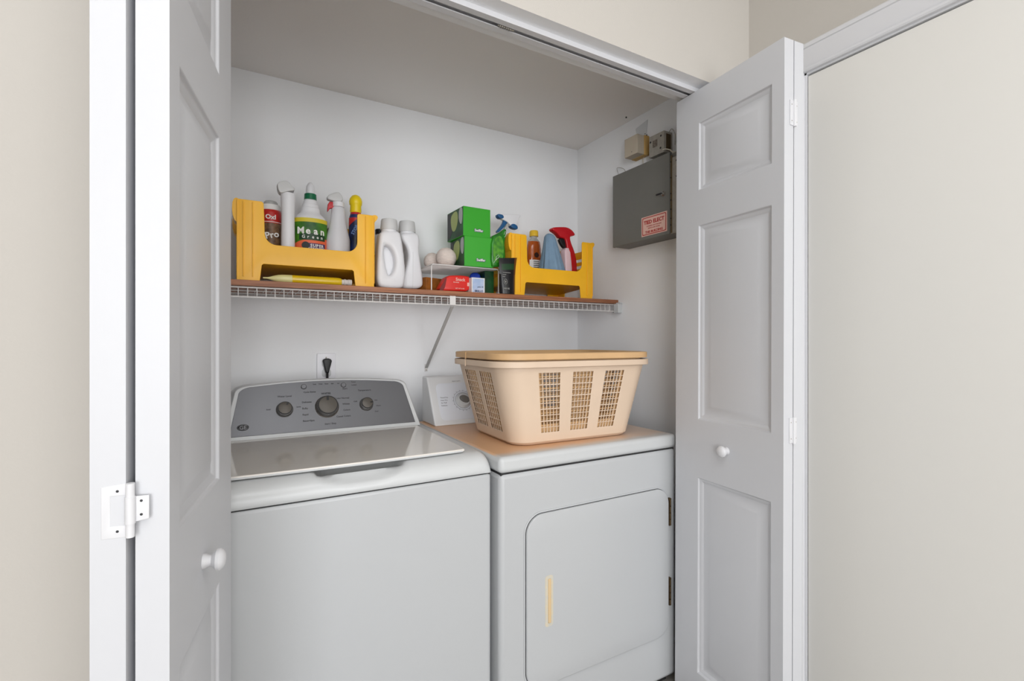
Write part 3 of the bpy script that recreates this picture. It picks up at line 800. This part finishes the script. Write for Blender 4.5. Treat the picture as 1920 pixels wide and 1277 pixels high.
wrap_label(gx, Yg, .0545, .72, TR+.096, TR+.116, -135, -38, dgreen, lb, .0014, 'label_band', f1=lambda q: .004*math.sin(q*PI))
wrap_label(gx, Yg, .0545, .72, TR+.060, TR+.086, -105, -38, purple, lb, .0014, 'label_band')
bm = BM()
def wtext(s, size, z, a0, a1, lift=.0018, b=.0008, rock=0):
    n_ = len(s)
    for i, ch in enumerate(s):
        a = math.radians(a0+(a1-a0)*i/max(n_-1, 1)); x = gx+(.0545+lift)*math.cos(a); y = Yg+(.0545+lift)*.72*math.sin(a)
        rz = math.atan2(math.sin(a)/.72, math.cos(a))+PI/2
        text(bm, ch, size, Matrix.Translation((x, y, z+(rock if i % 3 == 1 else 0))) @ Matrix.Rotation(rz, 4, 'Z') @ UPRIGHT, 0, 'CENTER', .0005, b)
wtext('Mean', .032, TR+.117, -128, -52, b=.0009); wtext('Green', .015, TR+.102, -118, -55, b=.0003)
wtext('SUPER', .014, TR+.073, -92, -52, .002, .0004); wtext('STRENGTH', .011, TR+.063, -100, -45, .002, .0004)
obj('lettering', bm, pwhite, lb, smooth=False)
obj('label_badge', lathe(BM(), [(0, .0125), (.0008, .0125)], (gx-.020, Yg-.0385, TR+.077), n=24, M=Matrix.Rotation(PI/2, 4, 'X') @ Matrix.Rotation(-.22, 4, 'Y')), dark, lb)
# brown bottle behind the two
t = obj('bottle', lathe(BM(), [(0, .038, 0), (.004, .040, 0), (.15, .040, 0), (.17, .034, 0), (.182, .016, 0), (.2, .016, 1)], (.335, 1.925, TR)), [brownb, dark])
tag(t, 'dark orange brown bottle standing behind the sprayer with the red trigger', 'bottle')
# white sprayer with red trigger
Yr = 1.82
sprayer('spray_bottle', 'white spray bottle with grey head and red trigger in the left yellow bin', X2(634, Yr), Yr,
        [(0, .038), (.004, .041), (.110, .041), (.125, .038), (.150, .032), (.180, .0265), (.205, .024), (.222, .0225), (.228, .019)], sprayw,
        [(613, 368), (622, 364), (633, 361), (638, 365), (642, 372), (642.5, 377), (637, 380), (628, 379), (617, 376), (613, 374)], capm, Yr,
        [(615, 379), (624, 379), (627, 386), (638, 389), (638, 391), (626, 391), (618, 391), (615, 397), (613, 397)], redp,
        collar=([(.228, .0205), (.244, .0205), (.246, .018)], jugm), ry=.7, th=.026)
# yellow topped bottle
Yy = 1.84; cx = X2(668, Yy)-.002
t = thing('spray_bottle', 'narrow blue and red labelled bottle with yellow spray cap by the bin post', 'spray bottle', (cx, Yy, TR))
obj('bottle_body', lathe(BM(), [(0, .023, 0), (.004, .0245, 0), (.150, .0245, 0), (.190, .0240, 0), (.203, .0225, 0), (.212, .020, 1), (.220, .0185, 1)], (cx, Yy, TR)), [bluelab, rednew], t)
wrap_label(cx, Yy, .0245, 1, TR+.165, TR+.198, -170, -85, rednew, t, .0012, f0=lambda q: .03*q)
obj('cap', lathe(BM(), [(.220, .0185), (.224, .0205), (.246, .0195), (.250, .022), (.262, .0235), (.272, .021), (.282, .014), (.286, .006), (.287, .001)], (cx, Yy, TR)), yellowp, t)
bm = BM(); text(bm, 'STOP', .016, Matrix.Translation((cx-.004, Yy-.0262, TR+.150)) @ Matrix.Rotation(-1.1, 4, 'Y') @ UPRIGHT, 0, 'CENTER', .0004, .0004)
obj('lettering', bm, mat('sky_blue_print', '#7ba0dc', .5), t, smooth=False)

# yellow tapered tube and stick lying under the bin
Yt = 1.745; zt = 1.3862+.0145
pA = Vector((at(493, 517, Yt)[0], Yt, zt)); pB = Vector((at(659, 530, Yt)[0], Yt, zt))
dirx = (pB-pA); L = dirx.length
t = thing('caulk_tube', 'yellow tube with tapered tip and white end lying under the left yellow bin', 'tube', ((pA.x+pB.x)/2, Yt, 1.3862))
RX = Matrix.Translation(pA) @ Matrix.Rotation(PI/2, 4, 'Y')
obj('tube_body', lathe(BM(), [(.018, .0042, 1), (.030, .0085, 1), (.045, .0125, 1), (.060, .0140, 1), (.085, .0143, 0), (L-.045, .0143, 0), (L-.036, .0130, 0), (L-.034, .0115, 0)], (0, 0, 0), M=RX), [tubem, tipm], t)
obj('tip', lathe(BM(), [(0, .0022), (.012, .0028), (.018, .0042)], (0, 0, 0), M=RX, n=12), tipm, t)
bm = lathe(BM(), [(L-.034, .0095), (L-.026, .0095), (L-.025, .0108), (L-.020, .0108), (L-.019, .0095), (L-.013, .0095), (L-.012, .0108), (L, .0105)], (0, 0, 0), M=RX)
obj('threaded_end', bm, mat('chalky_white', '#dcd5cf', .6), t)
stk = BM(); prism(stk, [(0, 0), (0, .010), (.004, .010), (.004, 0)], lambda a, b: (.075, 1.80+a, Z0+.0004+b), lambda a, b: (.275, 1.80+a, Z0+.0004+b))
tag(obj('paint_stick', stk, stickm, bevel=.001), 'pale flat stick lying behind the yellow tube under the left bin', 'stick')

# ------------------------------------------------------------ jugs
def jug(label, out_px, hole_px, cap_px, Y, th, seam=None, rz=0):
    ps = [at(a, b, Y) for a, b in out_px]; cx = sum(p[0] for p in ps)/len(ps)
    t = thing('detergent_jug', label, 'jug', (cx, Y, Z0), 0, 'white detergent jugs')
    loops = [sil(out_px, Y, 2)]
    if hole_px: loops.append(sil(hole_px, Y, 2)[::-1])
    obj('jug_body', plate(loops, Y, th, .013), jugm, t, angle=60)
    if hole_px: obj('handle_recess', plate([[(x_, z_) for x_, z_ in loops[0]]], Y+th*.2, th*.35, .008), jugm, t, angle=60)
    c0 = at(*cap_px[0], Y); c1 = at(*cap_px[1], Y); r = (c1[0]-c0[0])/2; xc = (c0[0]+c1[0])/2; zt_ = c0[2]; zb_ = c1[2]
    obj('neck', lathe(BM(), [(zb_-Z0-.012, r*.92), (zb_-Z0+.004, r*.92)], (xc, Y, Z0)), jugm, t)
    obj('cap', lathe(BM(), [(zb_-Z0, r*1.0), (zb_-Z0+.003, r*1.03), (zt_-Z0-.006, r*.95), (zt_-Z0-.001, r*.9), (zt_-Z0, r*.8)], (xc, Y, Z0)), capm, t)
    if seam:
        bm = tube(BM(), [(at(a, b, Y)[0], Y-th/2-.0003, at(a, b, Y)[2]) for a, b in seam], .0007, 5); obj('seam_line', bm, capm, t)
    return t
zb1 = 542
jug('white detergent jug with a long handle opening, nearer the yellow bin', [(711, 434), (745, 434), (750, 450), (754, 480), (757, 510), (755, 535), (750, zb1+.5), (712, zb1), (703, 530), (704, 500), (706, 470), (708, 450)],
    [(716, 462), (726, 463), (735, 476), (738, 494), (734, 511), (727, 520), (722, 510), (718, 490)], ((714, 410), (745, 434)), 1.80, .062)
jug('white detergent jug with grey cap and vertical seam, nearer the wire rack', [(748, 438), (776, 438), (782, 446), (783, 458), (781, 470), (785, 500), (789, 525), (788, 542), (760, 543), (748, 541), (746, 528), (754, 512), (760, 495), (762, 480), (758, 464), (748, 452)], None,
    ((748, 414), (778, 438)), 1.865, .070, seam=[(769, 475), (769, 500), (768.5, 541)])
t = thing('bottle', 'bottle with black cap and dark gold label behind the white jugs', 'bottle', (.503, 1.945, Z0))
obj('bottle_body', lathe(BM(), [(0, .030, 0), (.004, .033, 0), (.02, .033, 1), (.15, .033, 0), (.19, .031, 0), (.215, .022, 0), (.236, .015, 0)], (.503, 1.945, Z0)), [jugm, goldl], t)
obj('cap', lathe(BM(), [(.236, .0185), (.254, .0185), (.256, .016)], (.503, 1.945, Z0)), dark, t)

# ------------------------------------------------------------ wire rack and what is on and under it
rx0, rx1, ry0, ry1, rz = .644, .930, 1.742, 1.985, 1.4885
t = thing('wire_rack', 'small white wire riser rack standing on the shelf board', 'rack', ((rx0+rx1)/2, (ry0+ry1)/2, Z0))
def hoop(y):
    return [(rx0, y, Z0+.001), (rx0, y, rz-.008), (rx0+.003, y, rz-.002), (rx0+.01, y, rz), (rx1-.01, y, rz), (rx1-.003, y, rz-.002), (rx1, y, rz-.008), (rx1, y, Z0+.001)]
for y in (ry0, ry1): obj('leg_frame', tube(BM(), hoop(y), .0022, 8), wire, t)
for x in (rx0+.004, rx1-.004): obj('side_rail', tube(BM(), [(x, ry0, rz-.001), (x, ry1, rz-.001)], .002, 8), wire, t)
k0 = None
for k in range(18):
    y = ry0+.013*(k+1)
    if k0 is None: k0 = obj('deck_wire', tube(BM(), [(rx0+.004, y, rz+.001), (rx1-.004, y, rz+.001)], .0012, 5), wire, t)
    else: c = k0.copy(); COL.objects.link(c); c.parent = t; c.location = k0.location+Vector((0, .013*k, 0))
RT = rz+.0024
for (x, y, r, lab_) in ((.7385, 1.83, .041, 'cream wool dryer ball in front on the wire rack'), (.708, 1.905, .035, 'smaller cream wool dryer ball at the back of the wire rack')):
    bm = BM(); bmesh.ops.create_uvsphere(bm, u_segments=32, v_segments=20, radius=r)
    for v_ in bm.verts:
        q = v_.co.normalized(); v_.co *= 1+.012*math.sin(q.x*9+q.z*7)+.01*math.sin(q.y*13-q.z*11); v_.co += Vector((x, y, RT+r))
    tag(obj('dryer_ball', bm, wool), lab_, 'dryer ball', 'wool dryer balls')
def greencard(label, x0, x1, y0, y1, z0, z1, rotz):
    t = thing('tissue_box', label, 'box', ((x0+x1)/2, (y0+y1)/2, z0), rotz, 'green cartons on the wire rack')
    hx, hy, h = (x1-x0)/2, (y1-y0)/2, z1-z0
    obj('carton', BOX(-hx, hx, -hy, hy, 0, h), greenbox, t, world=False, bevel=.0012)
    # printed left side
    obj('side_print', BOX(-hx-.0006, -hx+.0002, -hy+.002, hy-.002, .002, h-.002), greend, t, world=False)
    M = Matrix(((0, 0, -1, -hx-.0009), (-1, 0, 0, 0), (0, 1, 0, 0), (0, 0, 0, 1)))
    o2 = smooth_loop([(hy-.010, h*.40), (hy-.004, h*.98), (hy-.035, h*.98), (hy-.042, h*.7), (hy-.030, h*.45)], 2)
    M2 = Matrix(((0, 0, -1, -hx-.0009), (-1, 0, 0, 0), (0, 1, 0, 0), (0, 0, 0, 1)))
    obj('side_picture', plate([o2], 0, .0006, M=M2), greyp, t, world=False, smooth=False)
    o3 = smooth_loop([(-.01, h*.95), (.022, h*.93), (.03, h*.6), (.005, h*.25), (-.03, h*.3), (-.045, h*.8)], 2)
    obj('side_picture', plate([o3], 0, .0005, M=M2), leafp, t, world=False, smooth=False)
    o4 = [(-hy+.003, h*.1), (-hy+.003, h*.95), (-hy+.03, h*.95), (-.022, h*.3), (-hy+.03, h*.1)]
    obj('side_picture', plate([o4], 0, .0004, M=M2), dark, t, world=False, smooth=False)
    bm = BM(); text(bm, 'Swiffer', .0135, Matrix.Translation((hx*.12, -hy-.0012, h*.19)) @ UPRIGHT, 0, 'CENTER', .0003, .0022)
    lg_ = obj('logo_outline', bm, mat('logo_slate', '#4f6a6b', .5), t, world=False, smooth=False)
    bm = BM(); text(bm, 'Swiffer', .0135, Matrix.Translation((hx*.12, -hy-.0018, h*.19)) @ UPRIGHT, 0, 'CENTER', .0003, .0003)
    obj('lettering', bm, pwhite, t, world=False, smooth=False)
    return t
greencard('green tissue carton resting on the wire rack, lower of the stacked two', .779, .903, 1.733, 1.885, RT, RT+.1175, math.radians(-2))
greencard('green tissue carton lying on top of the other one', .772, .892, 1.742, 1.895, RT+.1185, RT+.2345, math.radians(1.5))
# green packet at the end of the rack
Yp = 1.722
op = sil([(922, 443), (935, 437), (947, 428), (951, 430), (950, 442), (947, 455), (949, 475), (948, 492), (943, 499), (930, 500.5), (921, 499)], Yp, 1)
t = thing('wipes_packet', 'glossy green wipes packet standing at the end of the wire rack', 'packet', (.925, 1.76, RT))
obj('packet_body', plate([[(x, max(z, RT+.0005)) for x, z in op]], Yp+.018, .034, .008), mat('green_gloss', '#2f8f24', .25, col2='#1c6419', nscale=20), t, angle=60)
pr_ = sil([(925, 446), (944, 440), (945, 490), (925, 494)], Yp, 2)
obj('packet_print', plate([pr_], Yp+.0006, .0005), mat('lime_print', '#5ea52a', .4, col2='#2c7a20', nscale=60), t)
bm = BM(); tube(bm, [(at(a, b, Yp)[0], Yp-.0008, at(a, b, Yp)[2]) for a, b in ((926, 493), (929, 487), (934, 484), (936, 480), (934, 478), (930, 482), (931, 488))], .0007, 5)
tube(bm, [(at(a, b, Yp)[0], Yp-.0008, at(a, b, Yp)[2]) for a, b in ((945, 440), (947, 434), (949, 436), (948, 442), (945.5, 445))], .0008, 5)
obj('print_lines', bm, pwhite, t)
# red packet, card box, lilac box, blue thing, dark green box
Yq = 1.768
op = sil([(822, 545), (829, 531), (838, 517), (855, 516), (870, 516.5), (882, 519), (883, 530), (882, 546.5), (850, 545.5)], Yq, 1)
t = thing('snack_packet', 'glossy red foil packet under the wire rack', 'packet', (.75, Yq+.02, Z0))
obj('packet_body', plate([[(x, max(z, Z0+.0005)) for x, z in op]], Yq+.022, .044, .006), redfoil, t, angle=60)
obj('packet_fold', plate([[(x, max(z, Z0+.0005)) for x, z in sil([(822, 545), (830, 531), (836, 520), (838, 520), (833, 545)], Yq, 1)]], Yq-.0006, .0008), darkred, t)
bm = BM(); q = at(863, 528, Yq); text(bm, 'Snack', .0175, Matrix.Translation((q[0], Yq-.0016, q[2]+.002)) @ UPRIGHT, 0, 'CENTER', .0004, .0004)
text(bm, 'Brownie', .007, Matrix.Translation((q[0]-.018, Yq-.0016, q[2]-.006)) @ UPRIGHT, 0, 'CENTER', .0004, .0002)
q = at(862, 543, Yq); text(bm, 'NET WT 6 OZ', .006, Matrix.Translation((q[0], Yq-.0016, q[2]+.002)) @ UPRIGHT, 0, 'CENTER', .0004, .0002)
q = at(878, 533, Yq); box(bm, q[0]-.005, q[0]+.004, Yq-.0015, Yq-.0008, q[2]-.008, q[2]+.006)
obj('lettering', bm, mat('pale_pink_print', '#f3b9ae', .5), t, smooth=False)
bm = BOX(-.055, .055, -.03, .03, 0, .063)
bmesh.ops.transform(bm, matrix=Matrix.Translation((.695, 1.875, Z0+.0005)) @ Matrix.Rotation(.35, 4, 'Z'), verts=bm.verts[:])
tag(obj('cardboard_box', bm, card, bevel=.001), 'orange brown patterned carton behind the red packet', 'box')
t = thing('small_box', 'small white and pale blue carton beside the red packet under the rack', 'box', (.838, 1.76, Z0))
obj('carton', BOX(.811, .868, 1.742, 1.778, Z0+.0004, Z0+.0625), pwhite, t, bevel=.001)
obj('front_print', BOX(.8145, .8635, 1.7412, 1.7422, Z0+.004, Z0+.059), lilac, t)
bm = BM(); text(bm, 'BRILLO', .0115, Matrix.Translation((.8415, 1.7408, Z0+.006)) @ UPRIGHT, 0, 'CENTER', .0003, .0004)
text(bm, 'pads 10', .008, Matrix.Translation((.848, 1.7408, Z0+.024)) @ UPRIGHT, 0, 'CENTER', .0003, .0001)
obj('lettering', bm, mat('navy_print', '#33405f', .5), t, smooth=False)
bm = lathe(BM(), [(0, .024), (.03, .026), (.070, .026), (.085, .022), (.093, .012), (.095, .002)], (.866, 1.83, Z0+.0004), fold=lambda a, z: .14*math.sin(4*a))
tag(obj('sponge_bottle', bm, bluecloth), 'vivid blue bottle top peeping over the small white and blue carton', 'bottle')
tag(obj('cardboard_box', BOX(.885, .926, 1.775, 1.90, Z0+.0004, Z0+.098), mat('forest_green_card', '#175426', .4, col2='#0c2c14', nscale=16), bevel=.001), 'dark green carton under the end of the wire rack', 'box')
# black pouch in front of the right bin
t = thing('foil_pouch', 'black and green foil pouch leaning on the right yellow bin', 'pouch', (.95, 1.70, Z0))
bm = BM(); G = []
x0p, x1p = at(939, 520, 1.70)[0], at(967, 520, 1.70)[0]
for i in range(13):
    v_ = i/12; row = []
    z = Z0-.0+.142*v_ if i else Z0+.0008
    for j in range(9):
        u_ = j/8; th_ = .016*(math.sin(PI*u_)**.6)*(1-v_)**.7+.0012
        xx = x0p+(x1p-x0p+.010*v_**3)*u_-(.004*v_)*(1-u_)
        row.append((xx, th_, z+(.008*u_*v_)))
    G.append(row)
FV = [[bm.verts.new((x, 1.7085-th_, z)) for x, th_, z in r] for r in G]; BV = [[bm.verts.new((x, 1.7085, z)) for x, th_, z in r] for r in G]
for i in range(12):
    for j in range(8):
        f = bm.faces.new((FV[i][j], FV[i][j+1], FV[i+1][j+1], FV[i+1][j])); f.material_index = 1 if i in (8, 9) and j > 0 else 0
        if j == 7: f.material_index = 2
        bm.faces.new((BV[i][j], BV[i+1][j], BV[i+1][j+1], BV[i][j+1]))
    for j in (0, 8): bm.faces.new((FV[i][j], FV[i+1][j], BV[i+1][j], BV[i][j])).material_index = 2 if j else 0
for r0, r1 in ((FV[0], BV[0]), (FV[-1], BV[-1])):
    for j in range(8): bm.faces.new((r0[j], r0[j+1], r1[j+1], r1[j]))
obj('pouch_body', bm, [blackpouch, dgreen, brownfoil], t, angle=60)
bm = BM(); cx_ = x0p+.018
tube(bm, [(cx_+.007*math.cos(2*PI*k/20), 1.6925, Z0+.048+.010*math.sin(2*PI*k/20)) for k in range(20)], .0010, 5, closed=True)
box(bm, cx_-.002, cx_+.002, 1.692, 1.693, Z0+.044, Z0+.052)
text(bm, 'N.5 OZ', .008, Matrix.Translation((cx_+.004, 1.6905, Z0+.018)) @ UPRIGHT, 0, 'CENTER', .0003, .0003)
for z in (.084, .076, .068): box(bm, cx_-.010, cx_+.026, 1.6985, 1.6992, Z0+z, Z0+z+.0018)
obj('lettering', bm, mat('grey_foil_print', '#9a9a96', .5), t, smooth=False)

# ------------------------------------------------------------ things in the right bin
Yb_ = 1.85
cxs = 1.072
sprayer('spray_bottle', 'clear spray bottle with white head and blue trigger behind the right bin post', cxs, Yb_,
        [(0, .030), (.004, .033), (.11, .033), (.135, .026), (.155, .016), (.170, .0135)], mat('straw_plastic', '#d8c79a', .3, trans=.25),
        [(938, 403), (945, 402), (972, 403), (975, 405), (970, 412), (967, 422), (962, 429), (955, 424), (952, 419), (946, 415), (938, 411)], mat('sprayer_bright', '#e9e9ec', .4), Yb_,
        [(943, 412), (950, 413), (951, 417), (943, 428), (933, 437), (929, 435), (936, 427), (942, 418)], bluep, collar=([(.170, .0165), (.200, .0155), (.208, .013)], clearp), th=.022, it=1)
tt = bpy.data.objects['spray_bottle.003'] if 'spray_bottle.003' in bpy.data.objects else None
for pxs, nm in (([(931, 402), (936, 402.5), (941, 404), (943, 409), (940, 411), (934, 410), (931, 406)], 'nozzle'), ([(955, 422), (961, 420), (968, 424), (969, 431), (962, 430), (956, 427)], 'collar_cap')):
    obj(nm, plate([sil(pxs, Yb_, 1)], Yb_, .026, .003), bluep, tt, label='blue nozzle' if nm == 'nozzle' else None)
obj('head_guard', plate([sil([(950, 418), (953, 419), (951, 427), (944, 436), (938, 440), (935, 439), (944, 430)], Yb_, 1)], Yb_, .016, .002), clearp, tt)
# amber bottle
Ya = 1.915; ax = X2(1001, Ya)
t = thing('cleaner_bottle', 'amber oil soap style bottle with yellow cap and white label', 'bottle', (ax, Ya, TR))
t['label'] = 'clear bottle of amber liquid with yellow cap and white label'
obj('bottle_body', lathe(BM(), [(0, .034, 0), (.004, .036, 0), (.170, .036, 0), (.190, .034, 0), (.2095, .031, 1), (.220, .021, 1), (.226, .0165, 1), (.234, .0165, 1)], (ax, Ya, TR), ry=.7), [amber, clearp], t)
obj('cap', lathe(BM(), [(.234, .0195), (.2345, .021), (.255, .0205), (.261, .018)], (ax, Ya, TR), n=30), mat('cap_yellow', '#e8bb2c', .4), t)
wrap_label(ax, Ya, .036, .7, TR+.07, TR+.123, -150, -45, pwhite, t)
bm = BM()
for i in range(5): box(bm, ax-.018, ax+.012, Ya-.0268, Ya-.0264, TR+.078+.009*i, TR+.0805+.009*i)
obj('label_lines', bm, ink, t)
obj('label_emblem', lathe(BM(), [(0, .012), (.0008, .012)], (ax-.002, Ya-.0262, TR+.145), n=20, M=Matrix.Rotation(PI/2, 4, 'X')), mat('dark_brown_print', '#3a1c10', .5), t)
# red sprayer: side outline, thick
Ys = 1.832
op = [(1032, 429), (1036, 427), (1050, 426.5), (1060, 427), (1069, 432), (1075, 440), (1074, 443), (1066, 444), (1065.5, 449), (1068, 458), (1073, 470), (1077, 485), (1078.5, 500), (1078.5, 515), (1064, 515), (1063, 500), (1062, 480), (1059, 462), (1057, 450), (1052, 447), (1047, 446), (1043, 440), (1038, 436), (1033, 433)]
rxc = at(1068, 480, Ys)[0]
t = thing('spray_bottle', 'red spray bottle with wide red head beside the blue cloth', 'spray bottle', (rxc, Ys, TR))
obj('spray_head', plate([[(x, max(z, TR+.001)) for x, z in sil(op, Ys, 1)]], Ys, .034, .006), redp, t, angle=60)
obj('trigger', plate([sil([(1046, 447), (1059, 448), (1061, 458), (1063, 468), (1056, 466), (1050, 458)], Ys, 1)], Ys, .018, .002), dark, t)
obj('bottle_label', plate([[(x, max(z, TR+.001)) for x, z in sil([(1054, 466), (1064, 466), (1068, 500), (1068, 515), (1056, 515), (1055, 490)], Ys, 1)]], Ys-.002, .040, .006), mat('pink_white', '#e6c9cf', .4), t, angle=60)
# cloth draped over a canister
Yk = 1.787; kx = at(1037, 480, Yk)[0]
def fold(a, z):
    s = 1-z/.24
    return (.10*math.sin(3*a+.6)+.07*math.sin(7*a+2)+.035*math.sin(13*a))*max(0, s)**.8
pf = [(0, .060), (.02, .065), (.045, .064), (.08, .057), (.11, .0500), (.14, .0425), (.165, .036), (.19, .0305), (.208, .026), (.217, .019), (.222, .010), (.223, .003)]
bm = lathe(BM(), pf, (0, 0, 0), n=96, ry=.78, fold=fold)
for v_ in bm.verts:
    v_.co.x -= .020*(v_.co.z/.2)**1.3; v_.co += Vector((kx+.004, Yk, TR+.001))
tag(obj('cloth', bm, clothm, angle=180), 'blue grey cloth draped in a peak in the right yellow bin', 'cloth')

# ------------------------------------------------------------ electrical panel and boxes on the right wall
PX = 1.440
ep = thing('electrical_panel', 'grey metal electrical panel with red and white sticker on the side wall', 'electrical panel', (XR, 1.47, 1.606))
obj('panel_box', BOX(PX+.010, XR-.0005, 1.245, 1.630, 1.6075, 1.9145), panelm, ep, bevel=.002)
obj('panel_frame', BOX(PX+.006, PX+.0105, 1.238, 1.314, 1.6075, 1.896), galv, ep, bevel=.0008)
pd = obj('panel_door', BOX(PX, PX+.012, 1.313, 1.634, 1.6068, 1.9185), panelm, ep, bevel=.0015)
obj('hinge_strip', tube(BM(), [(PX+.006, 1.309, 1.61), (PX+.006, 1.309, 1.905)], .0035, 8), mat('dark_tan_metal', '#6b5a3c', .6), ep)
for z in (1.64, 1.70, 1.76, 1.82, 1.88, 1.665, 1.735): obj('rivet', lathe(BM(), [(0, .0025), (.001, .002)], (PX+.0027, 1.309, z), n=10, M=Matrix.Rotation(-PI/2, 4, 'Y')), dark, ep)
for z in (1.88, 1.82): obj('screw', lathe(BM(), [(0, .0035), (.001, .003)], (PX+.006, 1.285, z), n=10, M=Matrix.Rotation(-PI/2, 4, 'Y')), ink, ep)
def sideM(y, z, x=PX): return Matrix(((0, 0, -1, x), (-1, 0, 0, y), (0, 1, 0, z), (0, 0, 0, 1)))   # reads facing -x
def onX(px, py, X_):
    t_ = (px-960)/FPX; rx = SY+t_*CY; ry = CY-t_*SY; k = X_/rx; return (X_, ry*k, HC+(638.5-py)/FPX*k)
lt = onX(1244, 363, PX)
la = obj('latch', lathe(BM(), [(0, .010), (.002, .010), (.003, .008), (.008, .0065), (.010, .005)], (lt[0], lt[1], lt[2]), n=20, M=Matrix.Rotation(-PI/2, 4, 'Y')), chrome, pd)
obj('latch_lever', BOX(PX-.013, PX-.008, lt[1]-.004, lt[1]+.028, lt[2]-.003, lt[2]+.003), dark, la, bevel=.0015)
c0 = onX(1203, 445, PX); c1 = onX(1251, 396, PX); c2 = onX(1203, 408, PX); c3 = onX(1251, 433, PX)
y0s, y1s = c1[1], c0[1]; zs0, zs1 = (c0[2]+c3[2])/2, (c1[2]+c2[2])/2
W_ = y1s-y0s; Hh = zs1-zs0
stk_ = obj('sticker', BOX(PX-.0008, PX+.0002, y0s, y1s, zs0, zs1), sticker, pd, label='red and white warning sticker')
bm = plate([rrect(.005, W_-.005, .004, Hh-.004, .005), rrect(.008, W_-.008, .007, Hh-.007, .004)[::-1]], 0, .0004, M=sideM(y1s, zs0, PX-.001))
text(bm, 'TIED ELECT', .0205, sideM(y1s-W_/2, zs0+Hh*.60, PX-.0011), 0, 'CENTER', .0002, .0007)
text(bm, 'LICENSED ELECTRICIAN', .0072, sideM(y1s-W_/2, zs0+Hh*.45, PX-.0011), 0, 'CENTER', .0002, 0)
text(bm, 'SERVICE AND REPAIR', .0066, sideM(y1s-W_/2, zs0+Hh*.34, PX-.0011), 0, 'CENTER', .0002, 0)
text(bm, 'THIS BUILDING', .0135, sideM(y1s-W_/2, zs0+Hh*.13, PX-.0011), 0, 'CENTER', .0002, .0004)
obj('sticker_print', bm, stred, stk_, smooth=False)
# chime box
cb = thing('chime_box', 'beige plastic box with tan side on the side wall above the electrical panel', 'box', (XR, 1.545, 1.988))
obj('cover', BOX(1.462, 1.505, 1.507, 1.584, 1.986, 2.066), beigep, cb, bevel=.002)
obj('base', BOX(1.500, XR-.0005, 1.503, 1.584, 1.984, 2.068), tanp, cb, bevel=.004)
obj('screw', lathe(BM(), [(0, .0018), (.0008, .0015)], (1.462, 1.54, 2.0), n=8, M=Matrix.Rotation(-PI/2, 4, 'Y')), dark, cb)
for z in (2.078, 2.086): obj('screw', lathe(BM(), [(0, .0028), (.002, .0022)], (XR-.0005, 1.52+(z-2.078), z), n=8, M=Matrix.Rotation(-PI/2, 4, 'Y')), dark, cb)
tag(obj('mounting_plate', plate([[(0, 0), (.050, 0), (.058, .072), (-.014, .058)]], 0, .0016, .0003, M=sideM(1.572, 2.070, XR-.0012)), mat('pale_clear_plate', '#d6d8da', .3), smooth=False), 'pale clear plate on the side wall just above the beige box', 'plate')
jb = thing('junction_box', 'small grey metal junction box with dark holes beside the beige box', 'junction box', (XR, 1.42, 1.95))
obj('box_body', BOX(1.482, XR-.0005, 1.380, 1.460, 1.950, 2.036), galv, jb, bevel=.0015)
obj('side_opening', BOX(1.494, 1.520, 1.3792, 1.3805, 1.958, 2.026), brass, jb)
for y, z in ((1.452, 2.012), (1.396, 2.020), (1.398, 1.972)): obj('hole', lathe(BM(), [(0, .0042), (.0006, .0042)], (1.482, y, z), n=14, M=Matrix.Rotation(-PI/2, 4, 'Y')), dark, jb)
obj('info_plate', BOX(1.4813, 1.4825, 1.415, 1.440, 1.985, 2.014), mat('worn_print', '#8a7f74', .6, col2='#54483f', nscale=160), jb)
def cable(label, pts, r, m, cat='wire', name='wire'):
    P = [Vector(p) for p in pts]; out = []
    for i in range(len(P)-1):
        a, b, c, d_ = P[max(i-1, 0)], P[i], P[i+1], P[min(i+2, len(P)-1)]
        for k in range(5):
            t_ = k/5; out.append(.5*((2*b)+(c-a)*t_+(2*a-5*b+4*c-d_)*t_**2+(3*b-a-3*c+d_)*t_**3))
    out.append(P[-1]); tag(obj(name, tube(BM(), out, r, 7), m), label, cat)
cable('cream cable arching over the top corner of the electrical panel', [onX(1226, 299, 1.515), onX(1234, 289, 1.50), onX(1245, 280, 1.480), onX(1256, 281, 1.475), onX(1268, 285, 1.475), (1.52, 1.225, 1.935)], .0026, mat('cream_cable', '#d9d2c0', .5))
cable('thin wire running from the beige box down to the panel', [(1.52, 1.53, 1.986), (1.515, 1.528, 1.97), (1.522, 1.532, 1.94), (1.515, 1.535, 1.915)], .0016, beigep)
cable('loop of bare wire behind the top of the electrical panel', [onX(1160, 327, 1.52), onX(1157, 315, 1.52), onX(1168, 316, 1.51), onX(1172, 322, 1.515), onX(1163, 326, 1.52)], .0011, galv)
cable('short dark wire beside the metal junction box', [(1.515, 1.385, 2.036), (1.51, 1.365, 2.042), (1.52, 1.358, 2.02), (1.524, 1.362, 1.98)], .0013, galv)
tag(obj('conduit_fitting', lathe(BM(), [(0, .013), (.018, .013), (.019, .010), (.030, .010)], (1.505, 1.50, 1.9148)), mat('rust_red', '#7a3b2c', .6)), 'reddish conduit fitting on top of the electrical panel', 'fitting')
tag(obj('conduit_fitting', lathe(BM(), [(0, .012), (.012, .012), (.013, .009), (.024, .009)], (1.505, 1.405, 1.9148)), galv), 'grey conduit fitting under the metal junction box', 'fitting')
tag(obj('ceiling_hook', lathe(BM(), [(0, .002), (-.004, .004), (-.005, .003)], (1.487, 1.60, ZC)), dark), 'tiny black screw in the closet ceiling', 'screw')
